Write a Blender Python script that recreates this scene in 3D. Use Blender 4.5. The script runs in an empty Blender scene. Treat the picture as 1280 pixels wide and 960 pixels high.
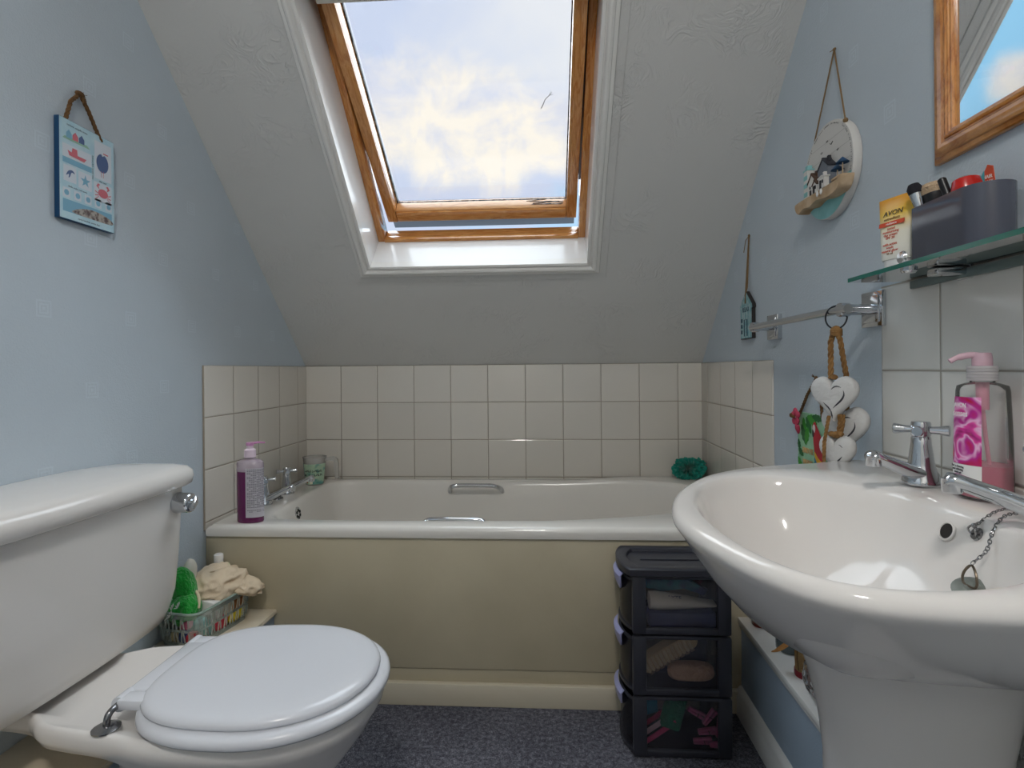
import bpy, bmesh, math, random
from mathutils import Vector, Matrix, noise
random.seed(7)
PI = math.pi
COL = bpy.context.scene.collection
V = Vector

# ------------------------------------------------------------------ helpers
def lin(c):
    return tuple((x/12.92 if x <= .04045 else ((x+.055)/1.055)**2.4) for x in [v/255 for v in c])

class MB:
    """collects shapes; obj() links them as ONE mesh object"""
    def __init__(s): s.v = []; s.f = []; s.m = []
    def add(s, vs, fs, mat=0):
        o = len(s.v); s.v += [V(p) for p in vs]
        for f in fs: s.f.append(tuple(i+o for i in f)); s.m.append(mat)
        return s
    def xf(s, M, start=0):
        for i in range(start, len(s.v)): s.v[i] = M @ s.v[i]
        return s
    def obox(s, M, size, bev=0, mat=0, seg=2):
        bm = bmesh.new(); bmesh.ops.create_cube(bm, size=1)
        for v in bm.verts: v.co = V((v.co.x*size[0], v.co.y*size[1], v.co.z*size[2]))
        if bev > 0:
            bmesh.ops.bevel(bm, geom=bm.edges[:], offset=min(bev, min(size)*.49), segments=seg, profile=.5, affect='EDGES')
        bm.verts.index_update()
        s.add([M @ v.co for v in bm.verts], [[v.index for v in f.verts] for f in bm.faces], mat)
        bm.free(); return s
    def box(s, x0, x1, y0, y1, z0, z1, bev=0, mat=0, seg=2):
        return s.obox(Matrix.Translation(((x0+x1)/2, (y0+y1)/2, (z0+z1)/2)), (abs(x1-x0), abs(y1-y0), abs(z1-z0)), bev, mat, seg)
    def loft(s, rings, cap0=True, cap1=True, closed=True, mat=0):
        n = len(rings[0]); vs = [p for r in rings for p in r]; fs = []
        for i in range(len(rings)-1):
            for j in range(n if closed else n-1):
                k = (j+1) % n
                fs.append((i*n+j, i*n+k, (i+1)*n+k, (i+1)*n+j))
        if cap0: fs.append(tuple(range(n))[::-1])
        if cap1: fs.append(tuple(range((len(rings)-1)*n, len(rings)*n)))
        return s.add(vs, fs, mat)
    def lathe(s, prof, M=Matrix(), n=28, mat=0, cap=True, sx=1, sy=1):
        rings = [[M @ V((r*sx*math.cos(2*PI*k/n), r*sy*math.sin(2*PI*k/n), z)) for k in range(n)] for r, z in prof]
        return s.loft(rings, cap, cap, True, mat)
    def tube(s, path, r, n=10, closed=False, mat=0, cap=True):
        P = [V(p) for p in path]; N = len(P)
        R = r if isinstance(r, (list, tuple)) else [r]*N
        rings = []; up = None
        for i in range(N):
            a = P[(i-1) % N] if (closed or i > 0) else P[i]
            b = P[(i+1) % N] if (closed or i < N-1) else P[i]
            t = (b-a).normalized()
            if up is None:
                up = t.orthogonal().normalized()
            up = (up - t*up.dot(t))
            if up.length < 1e-6: up = t.orthogonal()
            up.normalize(); w = t.cross(up)
            rings.append([P[i] + (up*math.cos(2*PI*k/n) + w*math.sin(2*PI*k/n))*R[i] for k in range(n)])
        if closed:
            rings.append(rings[0]); return s.loft(rings, False, False, True, mat)
        return s.loft(rings, cap, cap, True, mat)
    def rope(s, path, r, twist=60, strands=3, n=6, mat=0):
        P = resample([V(p) for p in path], max(.0015, r*.7)); L = len(P)
        up = None; frames = []
        for i in range(L):
            t = (P[min(i+1, L-1)]-P[max(i-1, 0)]).normalized()
            if up is None: up = t.orthogonal().normalized()
            up = (up-t*up.dot(t)).normalized(); frames.append((up.copy(), t.cross(up)))
        step = max(.0015, r*.7)
        for k in range(strands):
            q = []
            for i in range(L):
                a = 2*PI*k/strands + i*step/r*.9
                u, w = frames[i]
                q.append(P[i]+(u*math.cos(a)+w*math.sin(a))*r*.52)
            s.tube(q, r*.56, n, mat=mat)
        return s
    def prism(s, pts, M, h, mat=0, bev=0):
        """2D outline pts -> extruded from z=0 to h under M"""
        n = len(pts)
        if bev > 0:
            c = V((sum(p[0] for p in pts)/n, sum(p[1] for p in pts)/n))
            ins = [(p[0]+(c.x-p[0])*bev, p[1]+(c.y-p[1])*bev) for p in pts]
            rr = [[M @ V((p[0], p[1], 0)) for p in pts], [M @ V((p[0], p[1], h*.75)) for p in pts], [M @ V((p[0], p[1], h)) for p in ins]]
        else:
            rr = [[M @ V((p[0], p[1], 0)) for p in pts], [M @ V((p[0], p[1], h)) for p in pts]]
        return s.loft(rr, True, True, True, mat)
    def ball(s, c, r, M=None, mat=0, sub=3, fn=None):
        bm = bmesh.new(); bmesh.ops.create_icosphere(bm, subdivisions=sub, radius=1)
        bm.verts.index_update(); R = r if isinstance(r, (tuple, list)) else (r, r, r); out = []
        for v in bm.verts:
            p = v.co.copy(); k = fn(p) if fn else 1
            p = V((p.x*R[0], p.y*R[1], p.z*R[2]))*k
            if M is not None: p = M @ p
            out.append(p+V(c))
        s.add(out, [[v.index for v in f.verts] for f in bm.faces], mat); bm.free(); return s
    def text(s, txt, size, M, mat=0, depth=.0002, align='CENTER', squash=1, bold=0):
        cu = bpy.data.curves.new('lettering', 'FONT'); cu.body = txt; cu.size = size
        cu.align_x = align; cu.extrude = depth; cu.offset = bold; cu.resolution_u = 2
        ob = bpy.data.objects.new('lettering', cu); COL.objects.link(ob)
        dg = bpy.context.evaluated_depsgraph_get(); me = bpy.data.meshes.new_from_object(ob.evaluated_get(dg))
        S = Matrix.Diagonal((squash, 1, 1, 1))
        s.add([M @ (S @ v.co) for v in me.vertices], [tuple(p.vertices) for p in me.polygons], mat)
        bpy.data.objects.remove(ob); bpy.data.curves.remove(cu); bpy.data.meshes.remove(me); return s

def resample(P, step):
    out = [P[0].copy()]; carry = 0
    for a, b in zip(P[:-1], P[1:]):
        L = (b-a).length
        if L < 1e-9: continue
        d = step-carry
        while d <= L:
            out.append(a.lerp(b, d/L)); d += step
        carry = (carry+L) % step
    if (out[-1]-P[-1]).length > step*.3: out.append(P[-1].copy())
    return out
def smooth(pts, k=8, closed=False):
    P = [V(p) for p in pts]; N = len(P); out = []
    rng = range(N if closed else N-1)
    for i in rng:
        p1, p2 = P[i], P[(i+1) % N]
        p0 = P[(i-1) % N] if (closed or i > 0) else p1*2-p2
        p3 = P[(i+2) % N] if (closed or i < N-2) else p2*2-p1
        for j in range(k):
            t = j/k
            out.append(.5*((2*p1)+(p2-p0)*t+(2*p0-5*p1+4*p2-p3)*t*t+(3*p1-p0-3*p2+p3)*t**3))
    if not closed: out.append(P[-1])
    return out
def polar_hit(poly, c, a):
    dx, dy = math.cos(a), math.sin(a); best = 0
    n = len(poly)
    for i in range(n):
        x1, y1 = poly[i][0]-c[0], poly[i][1]-c[1]; x2, y2 = poly[(i+1) % n][0]-c[0], poly[(i+1) % n][1]-c[1]
        ex, ey = x2-x1, y2-y1; den = dx*ey-dy*ex
        if abs(den) < 1e-12: continue
        t = (x1*ey-y1*ex)/den; u = (x1*dy-y1*dx)/den
        if t > best and -1e-6 <= u <= 1+1e-6: best = t
    return best
def ring(poly, c, angs, z, inset=0, zf=None):
    out = []
    for a in angs:
        r = polar_hit(poly, c, a)-inset
        x, y = c[0]+r*math.cos(a), c[1]+r*math.sin(a)
        out.append(V((x, y, z+(zf(x, y) if zf else 0))))
    return out
def sup(cx, cy, af, ab, b, nf=2, nb=2, N=96):
    """closed outline: front (-x) half and back (+x) half superellipses"""
    o = []
    for k in range(N):
        t = 2*PI*k/N; c, s_ = math.cos(t), math.sin(t)
        a, n = (ab, nb) if c > 0 else (af, nf)
        o.append((cx+a*math.copysign(abs(c)**(2/n), c), cy+b*math.copysign(abs(s_)**(2/n), s_)))
    return o
def rrect(w, h, r, k=5):
    o = []
    for cx, cy, a0 in ((w/2-r, h/2-r, 0), (-w/2+r, h/2-r, PI/2), (-w/2+r, -h/2+r, PI), (w/2-r, -h/2+r, 1.5*PI)):
        for i in range(k+1):
            a = a0+PI/2*i/k; o.append((cx+r*math.cos(a), cy+r*math.sin(a)))
    return o
def T(x, y, z): return Matrix.Translation((x, y, z))
def RX(a): return Matrix.Rotation(a, 4, 'X')
def RY(a): return Matrix.Rotation(a, 4, 'Y')
def RZ(a): return Matrix.Rotation(a, 4, 'Z')
def axes(o, x, y, z):
    m = Matrix.Identity(4)
    for i, a in enumerate((x, y, z)):
        a = V(a).normalized()
        for j in range(3): m[j][i] = a[j]
    m[0][3], m[1][3], m[2][3] = o
    return m

WM = {}
def tag(o, label, cat, group=None, kind=None):
    if label: o['label'] = label
    if cat: o['category'] = cat
    if group: o['group'] = group
    if kind: o['kind'] = kind
    return o
def thing(name, loc, label, cat, group=None, rz=0):
    o = bpy.data.objects.new(name, None); COL.objects.link(o); o.empty_display_size = .02
    o.location = loc; o.rotation_euler = (0, 0, rz)
    WM[o.name] = T(*loc) @ RZ(rz)
    return tag(o, label, cat, group)
def obj(name, mb, mats, parent=None, local=False, label=None, cat=None, group=None, kind=None, sharp=38, sub=0):
    mats = mats if isinstance(mats, (list, tuple)) else [mats]
    if parent is not None:
        W = WM[parent.name]
        vs = mb.v if local else [W.inverted() @ v for v in mb.v]
    else:
        xs = [v.x for v in mb.v]; ys = [v.y for v in mb.v]; zs = [v.z for v in mb.v]
        o0 = V(((min(xs)+max(xs))/2, (min(ys)+max(ys))/2, min(zs))); W = Matrix.Translation(o0)
        vs = [v-o0 for v in mb.v]
    me = bpy.data.meshes.new(name); me.from_pydata([tuple(v) for v in vs], [], mb.f)
    for m in mats: me.materials.append(m)
    me.polygons.foreach_set('material_index', mb.m)
    bm = bmesh.new(); bm.from_mesh(me)
    bmesh.ops.recalc_face_normals(bm, faces=bm.faces[:])
    lim = math.radians(sharp)
    for f in bm.faces: f.smooth = True
    for e in bm.edges:
        if len(e.link_faces) == 2:
            e.smooth = e.calc_face_angle(0) < lim
    bm.to_mesh(me); bm.free(); me.update()
    o = bpy.data.objects.new(name, me); COL.objects.link(o)
    if parent is not None: o.parent = parent; WM[o.name] = W
    else: o.location = W.translation; WM[o.name] = W
    if sub:
        md = o.modifiers.new('subd', 'SUBSURF'); md.levels = sub; md.render_levels = sub
    return tag(o, label, cat, group, kind)
def copy_tree(root, loc, rz, label, name=None):
    r = root.copy(); COL.objects.link(r); r.location = loc; r.rotation_euler = (0, 0, rz); r['label'] = label
    for ch in list(root.children):
        c = ch.copy(); COL.objects.link(c); c.parent = r
        for g in list(ch.children):
            d = g.copy(); COL.objects.link(d); d.parent = c
    return r

# ------------------------------------------------------------------ materials
class NT:
    def __init__(s, nt): s.t = nt; s.n = nt.nodes; s.l = nt.links
    def node(s, typ, **kw):
        n = s.n.new(typ)
        for k, v in kw.items(): setattr(n, k, v)
        return n
    def link(s, a, b): s.l.new(a, b)
    def math(s, op, a, b=None, c=None, clamp=False):
        n = s.n.new('ShaderNodeMath'); n.operation = op; n.use_clamp = clamp
        for i, x in enumerate((a, b, c)):
            if x is None: continue
            if isinstance(x, (int, float)): n.inputs[i].default_value = x
            else: s.l.new(x, n.inputs[i])
        return n.outputs[0]
    def ramp(s, fac, stops, interp='LINEAR'):
        n = s.n.new('ShaderNodeValToRGB'); n.color_ramp.interpolation = interp
        el = n.color_ramp.elements
        while len(el) < len(stops): el.new(.5)
        for e, (p, c) in zip(el, stops):
            e.position = p; e.color = (*c, 1) if len(c) == 3 else c
        s.l.new(fac, n.inputs[0]); return n.outputs[0]
    def noise(s, vec, scale, detail=3, rough=.5, dist=0):
        n = s.n.new('ShaderNodeTexNoise'); n.inputs['Scale'].default_value = scale
        n.inputs['Detail'].default_value = detail; n.inputs['Roughness'].default_value = rough
        n.inputs['Distortion'].default_value = dist
        if vec is not None: s.l.new(vec, n.inputs['Vector'])
        return n.outputs['Fac']
    def pos(s):
        return s.n.new('ShaderNodeNewGeometry').outputs['Position']
    def obj(s):
        return s.n.new('ShaderNodeTexCoord').outputs['Object']
    def mix(s, fac, a, b, mode='MIX'):
        n = s.n.new('ShaderNodeMix'); n.data_type = 'RGBA'; n.blend_type = mode
        for i, x in ((0, fac), (6, a), (7, b)):
            if isinstance(x, (int, float)): n.inputs[i].default_value = x
            elif isinstance(x, tuple): n.inputs[i].default_value = (*x, 1) if len(x) == 3 else x
            else: s.l.new(x, n.inputs[i])
        return n.outputs[2]
    def bump(s, h, strength, dist=.01):
        n = s.n.new('ShaderNodeBump'); n.inputs['Strength'].default_value = strength; n.inputs['Distance'].default_value = dist
        s.l.new(h, n.inputs['Height']); return n.outputs[0]
def newmat(name):
    m = bpy.data.materials.new(name); m.use_nodes = True
    nt = NT(m.node_tree); b = m.node_tree.nodes['Principled BSDF']
    return m, nt, b
def mat(name, col, rough=.5, metal=0, spec=.5, trans=0, ior=1.45, coat=0, bump=None, var=None, sheen=0, aniso=0):
    """bump=(scale,strength,detail) in object space; var=(colour2, scale, lo, hi)"""
    m, nt, b = newmat(name); c = lin(col)
    b.inputs['Base Color'].default_value = (*c, 1); b.inputs['Roughness'].default_value = rough
    b.inputs['Metallic'].default_value = metal; b.inputs['Specular IOR Level'].default_value = spec
    b.inputs['Transmission Weight'].default_value = trans; b.inputs['IOR'].default_value = ior
    b.inputs['Coat Weight'].default_value = coat; b.inputs['Coat Roughness'].default_value = .05
    b.inputs['Sheen Weight'].default_value = sheen
    if var:
        f = nt.noise(nt.obj(), var[1], 4)
        f = nt.ramp(f, [(var[2], (0, 0, 0)), (var[3], (1, 1, 1))])
        nt.link(nt.mix(f, c, lin(var[0])), b.inputs['Base Color'])
    if bump:
        nt.link(nt.bump(nt.noise(nt.obj(), bump[0], bump[2]), bump[1]), b.inputs['Normal'])
    return m
def see_through(name, col, opac, rough=.1, fres=1.45, gloss=1.0, tint=(255, 255, 255)):
    """thin clear plastic / pane: part transparent, part coloured body, fresnel gloss"""
    m, nt, b = newmat(name); nt.n.remove(b); out = nt.n['Material Output']
    tr = nt.node('ShaderNodeBsdfTransparent'); tr.inputs[0].default_value = (*lin(tint), 1)
    df = nt.node('ShaderNodeBsdfPrincipled'); df.inputs['Base Color'].default_value = (*lin(col), 1); df.inputs['Roughness'].default_value = .5
    m1 = nt.node('ShaderNodeMixShader'); m1.inputs[0].default_value = opac
    nt.link(tr.outputs[0], m1.inputs[1]); nt.link(df.outputs[0], m1.inputs[2])
    fr = nt.node('ShaderNodeFresnel'); fr.inputs[0].default_value = fres
    gl = nt.node('ShaderNodeBsdfGlossy'); gl.inputs['Roughness'].default_value = rough
    m2 = nt.node('ShaderNodeMixShader'); nt.link(nt.math('MULTIPLY', fr.outputs[0], gloss), m2.inputs[0])
    nt.link(m1.outputs[0], m2.inputs[1]); nt.link(gl.outputs[0], m2.inputs[2])
    nt.link(m2.outputs[0], out.inputs[0]); return m
def sepxyz(nt, vec):
    n = nt.node('ShaderNodeSeparateXYZ'); nt.link(vec, n.inputs[0]); return n.outputs

def wallpaper(name, col, axis):
    m, nt, b = newmat(name); p = nt.pos(); x, y, z = sepxyz(nt, p)
    h = nt.noise(p, 260, 3, .6); h2 = nt.noise(p, 60, 4, .6)
    hh = nt.math('ADD', nt.math('MULTIPLY', h, .6), nt.math('MULTIPLY', h2, .5))
    # faint embossed meander squares on a staggered grid
    P = .235
    zz = nt.math('DIVIDE', z, P*.72); row = nt.math('FLOOR', zz)
    fz = nt.math('MULTIPLY', nt.math('SUBTRACT', nt.math('SUBTRACT', zz, row), .5), P*.72)
    yy = nt.math('ADD', nt.math('DIVIDE', y, P), nt.math('MULTIPLY', row, .5))
    fy = nt.math('MULTIPLY', nt.math('SUBTRACT', nt.math('FRACT', yy), .5), P)
    d = nt.math('MAXIMUM', nt.math('ABSOLUTE', fy), nt.math('ABSOLUTE', fz))
    msk = nt.math('LESS_THAN', d, .019)
    rg = nt.math('MULTIPLY', nt.math('GREATER_THAN', nt.math('SINE', nt.math('MULTIPLY', d, 900)), .1), msk)
    hh = nt.math('ADD', hh, nt.math('MULTIPLY', rg, .4))
    nt.link(nt.bump(hh, .38, .0045), b.inputs['Normal'])
    c = lin(col); f = nt.ramp(nt.noise(p, 2.2, 3), [(.35, (0, 0, 0)), (.7, (1, 1, 1))])
    wc = nt.mix(f, c, tuple(v*.93 for v in c))
    nt.link(nt.mix(nt.math('MULTIPLY', rg, .22), wc, tuple(min(1, v*1.3) for v in c)), b.inputs['Base Color'])
    b.inputs['Roughness'].default_value = .55; b.inputs['Specular IOR Level'].default_value = .3
    return m
def artex(name, col):
    m, nt, b = newmat(name); p = nt.pos()
    w = nt.node('ShaderNodeTexNoise'); w.inputs['Scale'].default_value = 5; w.inputs['Detail'].default_value = 2; nt.link(p, w.inputs['Vector'])
    vm = nt.node('ShaderNodeVectorMath', operation='MULTIPLY_ADD'); nt.link(w.outputs['Color'], vm.inputs[0])
    vm.inputs[1].default_value = (.55, .55, .55); nt.link(p, vm.inputs[2])
    n1 = nt.noise(vm.outputs[0], 22, 3, .55, .8)
    ridge = nt.math('SUBTRACT', 1, nt.math('MULTIPLY', nt.math('ABSOLUTE', nt.math('SUBTRACT', n1, .5)), 9), clamp=True)
    msk = nt.ramp(nt.noise(p, 7, 2), [(.45, (0, 0, 0)), (.68, (1, 1, 1))])
    h = nt.math('ADD', nt.math('MULTIPLY', nt.math('MULTIPLY', ridge, msk), .7), nt.math('MULTIPLY', nt.noise(p, 120, 3), .12))
    nt.link(nt.bump(h, .5, .005), b.inputs['Normal'])
    b.inputs['Base Color'].default_value = (*lin(col), 1); b.inputs['Roughness'].default_value = .6
    b.inputs['Specular IOR Level'].default_value = .3
    return m
def tiles(name, axis, o1, z1, pitch, tile, grout, gw=.0026):
    """glazed square tiles; axis 0/1 = horizontal world axis"""
    m, nt, b = newmat(name); p = nt.pos(); s = sepxyz(nt, p)
    def edge(v, o, pt):
        f = nt.math('FRACT', nt.math('DIVIDE', nt.math('SUBTRACT', v, o), pt))
        return nt.math('MULTIPLY', nt.math('MINIMUM', f, nt.math('SUBTRACT', 1, f)), pt), nt.math('FLOOR', nt.math('DIVIDE', nt.math('SUBTRACT', v, o), pt))
    e1, i1 = edge(s[axis], o1, pitch); e2, i2 = edge(s[2], z1, pitch)
    e = nt.math('MINIMUM', e1, e2)
    g = nt.math('LESS_THAN', e, gw/2)
    cell = nt.node('ShaderNodeCombineXYZ'); nt.link(i1, cell.inputs[0]); nt.link(i2, cell.inputs[1])
    wn = nt.node('ShaderNodeTexWhiteNoise'); nt.link(cell.outputs[0], wn.inputs['Vector'])
    tc = nt.mix(nt.math('MULTIPLY', wn.outputs['Value'], .55), lin(tile), tuple(v*.86 for v in lin(tile)))
    gc = nt.mix(nt.noise(p, 14, 3), lin(grout), tuple(v*.62 for v in lin(grout)))
    nt.link(nt.mix(g, tc, gc), b.inputs['Base Color'])
    nt.link(nt.math('ADD', nt.math('MULTIPLY', g, .6), .14), b.inputs['Roughness'])
    h = nt.math('MINIMUM', e, .004)
    hb = nt.math('ADD', nt.math('MULTIPLY', h, 1.0), nt.math('MULTIPLY', nt.noise(p, 9, 2), .0025))
    bn = nt.node('ShaderNodeBump'); bn.inputs['Strength'].default_value = .5; bn.inputs['Distance'].default_value = 1.0
    nt.link(hb, bn.inputs['Height']); nt.link(bn.outputs[0], b.inputs['Normal'])
    return m
def wood(name, c1, c2, along=(1, 1, 12), scale=9, rough=.25, coat=.4):
    m, nt, b = newmat(name); mp = nt.node('ShaderNodeMapping'); mp.inputs['Scale'].default_value = along
    nt.link(nt.obj(), mp.inputs[0])
    f = nt.noise(mp.outputs[0], scale, 5, .6, .6)
    f = nt.math('FRACT', nt.math('MULTIPLY', f, 5))
    f = nt.ramp(f, [(0, (0, 0, 0)), (.55, (1, 1, 1)), (1, (.2, .2, .2))])
    nt.link(nt.mix(f, lin(c1), lin(c2)), b.inputs['Base Color'])
    b.inputs['Roughness'].default_value = rough; b.inputs['Coat Weight'].default_value = coat; b.inputs['Coat Roughness'].default_value = .08
    return m
def carpet(name):
    m, nt, b = newmat(name); p = nt.pos()
    n = nt.noise(p, 420, 2, .8); n2 = nt.noise(p, 90, 3, .7); n3 = nt.noise(p, 3, 2)
    f = nt.math('ADD', nt.math('MULTIPLY', n, .7), nt.math('MULTIPLY', n2, .4))
    f = nt.math('ADD', f, nt.math('MULTIPLY', n3, .12))
    c = nt.ramp(f, [(.42, lin((36, 36, 43))), (.6, lin((92, 92, 102))), (.75, lin((170, 170, 180)))])
    nt.link(c, b.inputs['Base Color']); b.inputs['Roughness'].default_value = .95
    b.inputs['Specular IOR Level'].default_value = .1
    nt.link(nt.bump(f, .9, .006), b.inputs['Normal']); return m

M_blueL = wallpaper('blue_wallpaper', (198, 209, 218), 1)
M_ceil = artex('textured_ceiling_paint', (214, 213, 210))
M_plain = mat('plain_white_paint', (222, 220, 214), .5)
XL, XR, YB, ZT, YF, TP = -1.007, .641, 2.28, .988, 1.571, .155
M_tileB = tiles('white_tiles_back', 0, -.853, ZT, TP, (226, 221, 212), (176, 164, 148))
M_tileS = tiles('white_tiles_side', 1, YF, ZT, TP, (226, 221, 212), (176, 164, 148))
M_tileP = tiles('white_tiles_splash', 1, 1.077-5*TP, .961, TP, (226, 225, 220), (186, 180, 168), .0032)
M_gloss = mat('white_gloss_paint', (236, 234, 230), .22, bump=(30, .05, 2))
M_lining = mat('white_gloss_lining', (238, 237, 236), .12, bump=(18, .03, 2))
M_cream = mat('cream_shelf_paint', (226, 214, 192), .4, var=((205, 190, 165), 6, .4, .8))
M_panel = mat('cream_bath_panel', (200, 190, 164), .42, var=((186, 176, 150), 3, .35, .7), bump=(60, .03, 2))
M_carpet = carpet('grey_carpet')
M_china = mat('white_china', (229, 225, 221), .09, spec=.42)
M_acryl = mat('white_acrylic', (230, 226, 219), .16, coat=.2)
M_seat = mat('white_seat_plastic', (224, 226, 232), .18)
M_chrome = mat('chrome', (205, 208, 212), .09, 1)
M_chrome2 = mat('dull_chrome', (150, 150, 152), .22, 1)
M_black = mat('black_plastic', (18, 18, 22), .35)
M_pine = wood('varnished_pine', (190, 118, 54), (218, 158, 92), (9, 1.2, 1.2), 7, .2, .6)
M_pine2 = wood('varnished_pine_upright', (188, 114, 50), (216, 154, 86), (9, 1, 1), 7, .2, .6)
M_frame = wood('golden_oak_moulding', (170, 102, 40), (212, 146, 76), (6, 1, 1), 8, .16, .8)
M_alu = mat('dark_grey_aluminium', (86, 88, 96), .4, .6)
M_mould = mat('weathered_seal', (40, 40, 40), .8, var=((130, 125, 120), 60, .45, .6))
M_pane = see_through('window_pane', (255, 255, 255), 0.0, .0, 1.35)
M_mirror = mat('mirror_silver', (238, 240, 242), .01, 1)
M_rope = mat('jute_twine', (150, 112, 66), .9, var=((110, 78, 42), 90, .4, .7))
M_ropeD = mat('dark_jute_twine', (112, 82, 50), .9, var=((82, 58, 36), 90, .4, .7))

# ------------------------------------------------------------------ room shell
LH = .268      # height of the boxed ledges
S = math.hypot(1, .953)
NU, NV, NN = V((1, 0, 0)), V((0, -1/S, .953/S)), V((0, .953/S, 1/S))
def SL(u, v, n): return V((u, YB, ZT)) + NV*v + NN*n - V((0, 0, 0))
SLM = axes((0, YB, ZT), NU, NV, NN)
def sbox(mb, u0, u1, v0, v1, n0, n1, bev=0, m=0, M=None):
    return mb.obox((M or SLM) @ T((u0+u1)/2, (v0+v1)/2, (n0+n1)/2), (abs(u1-u0), abs(v1-v0), abs(n1-n0)), bev, m)
ZC = 2.35; YC = YB-(ZC-ZT)/.953; VT = (YB-YC)*S
YK = -1.25
struct = dict(kind='structure')
obj('floor', MB().box(XL-.1, XR+.1, YK-.1, YB+.1, -.08, 0), M_carpet, **struct)
obj('wall_left', MB().box(XL-.1, XL, YK-.1, YB+.1, 0, 2.6), M_blueL, **struct)
obj('wall_right', MB().box(XR, XR+.1, YK-.1, YB+.1, 0, 2.6), M_blueL, **struct)
obj('wall_back', MB().box(XL, XR, YB, YB+.1, 0, ZT), M_plain, **struct)
obj('wall_front', MB().box(XL, XR, YK-.1, YK, 0, 2.6), M_plain, **struct)
OU0, OU1, OV0, OV1 = -.610, .153, .504, 1.44
c = MB(); TH = .16
sbox(c, XL, OU0, -.02, VT+.1, 0, TH); sbox(c, OU1, XR, -.02, VT+.1, 0, TH)
sbox(c, OU0, OU1, -.02, OV0, 0, TH); sbox(c, OU0, OU1, OV1, VT+.1, 0, TH)
c.box(XL, XR, YK, YC+.03, ZC, ZC+.1)
obj('ceiling', c, M_ceil, **struct)
# tiled surrounds
obj('wall_back_tiling', MB().box(XL, XR, YB-.006, YB, .50, ZT, .0015), M_tileB, **struct)
obj('wall_left_tiling', MB().box(XL, XL+.006, YF, YB-.006, .50, ZT, .0015), M_tileS, **struct)
obj('wall_right_tiling', MB().box(XR-.006, XR, YF+.01, YB-.006, .50, ZT, .0015), M_tileS, **struct)
obj('wall_right_splashback', MB().box(XR-.007, XR, .30, 1.077, .70, 1.118, .0015), M_tileP, **struct)
# boxed ledges along both side walls
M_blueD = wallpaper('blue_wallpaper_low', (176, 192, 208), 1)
lx = -.792
lb = MB().box(XL, lx-.008, .35, 1.585, 0, LH-.014); obj('wall_left_boxing', lb, M_blueD, **struct)
lt = MB().box(XL, lx, .35, 1.585, LH-.014, LH, .004); lt.box(lx-.004, lx+.001, .35, 1.585, LH-.012, LH-.007, .001)
obj('trim_1', lt, M_cream, **struct)
rx = .540
obj('wall_right_boxing', MB().box(rx+.006, XR, .785, 1.585, 0, LH-.016), M_blueD, **struct)
rt = MB().box(rx-.004, XR, .785, 1.585, LH-.016, LH, .003); rt.box(rx-.001, rx+.01, .785, 1.585, LH-.024, LH-.016, .001)
obj('trim_2', rt, M_gloss, **struct)
obj('wall_right_pipe_boxing', MB().box(.602, XR, .40, .775, 0, .575, .008), mat('woodchip_paper', (196, 200, 200), .7, bump=(140, .9, 3)), **struct)
bb = MB(); prof = [(0, 0), (-.018, 0), (-.018, .05), (-.014, .056), (-.014, .062), (-.006, .074), (0, .076)]
bb.loft([[V((rx+.006+px, y, pz)) for px, pz in prof] for y in (.90, 1.585)])
obj('baseboard_right', bb, M_gloss, **struct)
obj('baseboard_back', MB().box(lx-.008, rx+.006, YF+.002, YF+.03, 0, .064, .004), mat('cream_skirting', (214, 205, 184), .35), **struct)

# ------------------------------------------------------------------ skylight
win = thing('window_1', SL(-.23, OV0, 0), None, None); win['kind'] = 'structure'
tr = MB()
def moulding(mb, i0, prof, m=0):
    """mitred frame around the opening; prof = (outward offset, n)"""
    rings = []
    for o, n in prof:
        rings.append([SL(OU0-o, OV0-o, n), SL(OU1+o, OV0-o, n), SL(OU1+o, OV1+o, n), SL(OU0-o, OV1+o, n)])
    mb.loft(rings, False, False, True, m)
moulding(tr, 0, [(-.003, .02), (-.003, -.010), (.003, -.013), (.007, -.012), (.008, -.008), (.011, -.008), (.016, -.016), (.022, -.018), (.028, -.015), (.031, -.010), (.035, -.010), (.041, -.008), (.044, 0.0)])
obj('window_trim', tr, M_gloss, win, sharp=25)
moulding_b = MB(); moulding(moulding_b, 0, [(.043, .002), (.043, -.004), (.066, -.004), (.068, .002)])
obj('plaster_band', moulding_b, M_ceil, win)
ln = MB(); d = .160
sbox(ln, OU0-.001, OU0+.001, OV0, OV1, 0, d); sbox(ln, OU1-.001, OU1+.001, OV0, OV1, 0, d)
sbox(ln, OU0, OU1, OV0-.001, OV0+.001, 0, d); sbox(ln, OU0, OU1, OV1-.001, OV1+.001, 0, d)
obj('window_lining', ln, M_lining, win)
fr = MB(); a, b_ = OU0, OU1; fw = .024
for (u0, u1) in ((a, a+fw), (b_-fw, b_)):
    sbox(fr, u0, u1, OV0, OV1, .150, .215, .003)
fr2 = MB()
sbox(fr2, a+fw, b_-fw, OV0-.003, OV0+.013, .146, .172, .003); sbox(fr2, a+fw, b_-fw, OV0-.004, OV0+.007, .178, .215, .002)
sbox(fr2, a+fw, b_-fw, OV1-.03, OV1, .150, .215, .003)
sbox(fr2, a+fw, b_-fw, OV0-.003, OV0+.006, .168, .180)
obj('window_frame', fr, M_pine2, win)
obj('sill_rail', fr2, wood('varnished_pine_sill', (192, 122, 58), (220, 160, 94), (1.2, 9, 9), 5, .2, .6), win)
oc = MB()
for (u0, u1, v0, v1) in ((a-.05, a+.004, OV0-.05, OV1+.05), (b_-.004, b_+.05, OV0-.05, OV1+.05), (a, b_, OV0-.05, OV0+.004), (a, b_, OV1-.004, OV1+.05)):
    sbox(oc, u0, u1, v0, v1, .162, .212)
obj('flashing', oc, M_alu, win)
AL = math.radians(10.0); VP, NP = .955, .192
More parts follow.
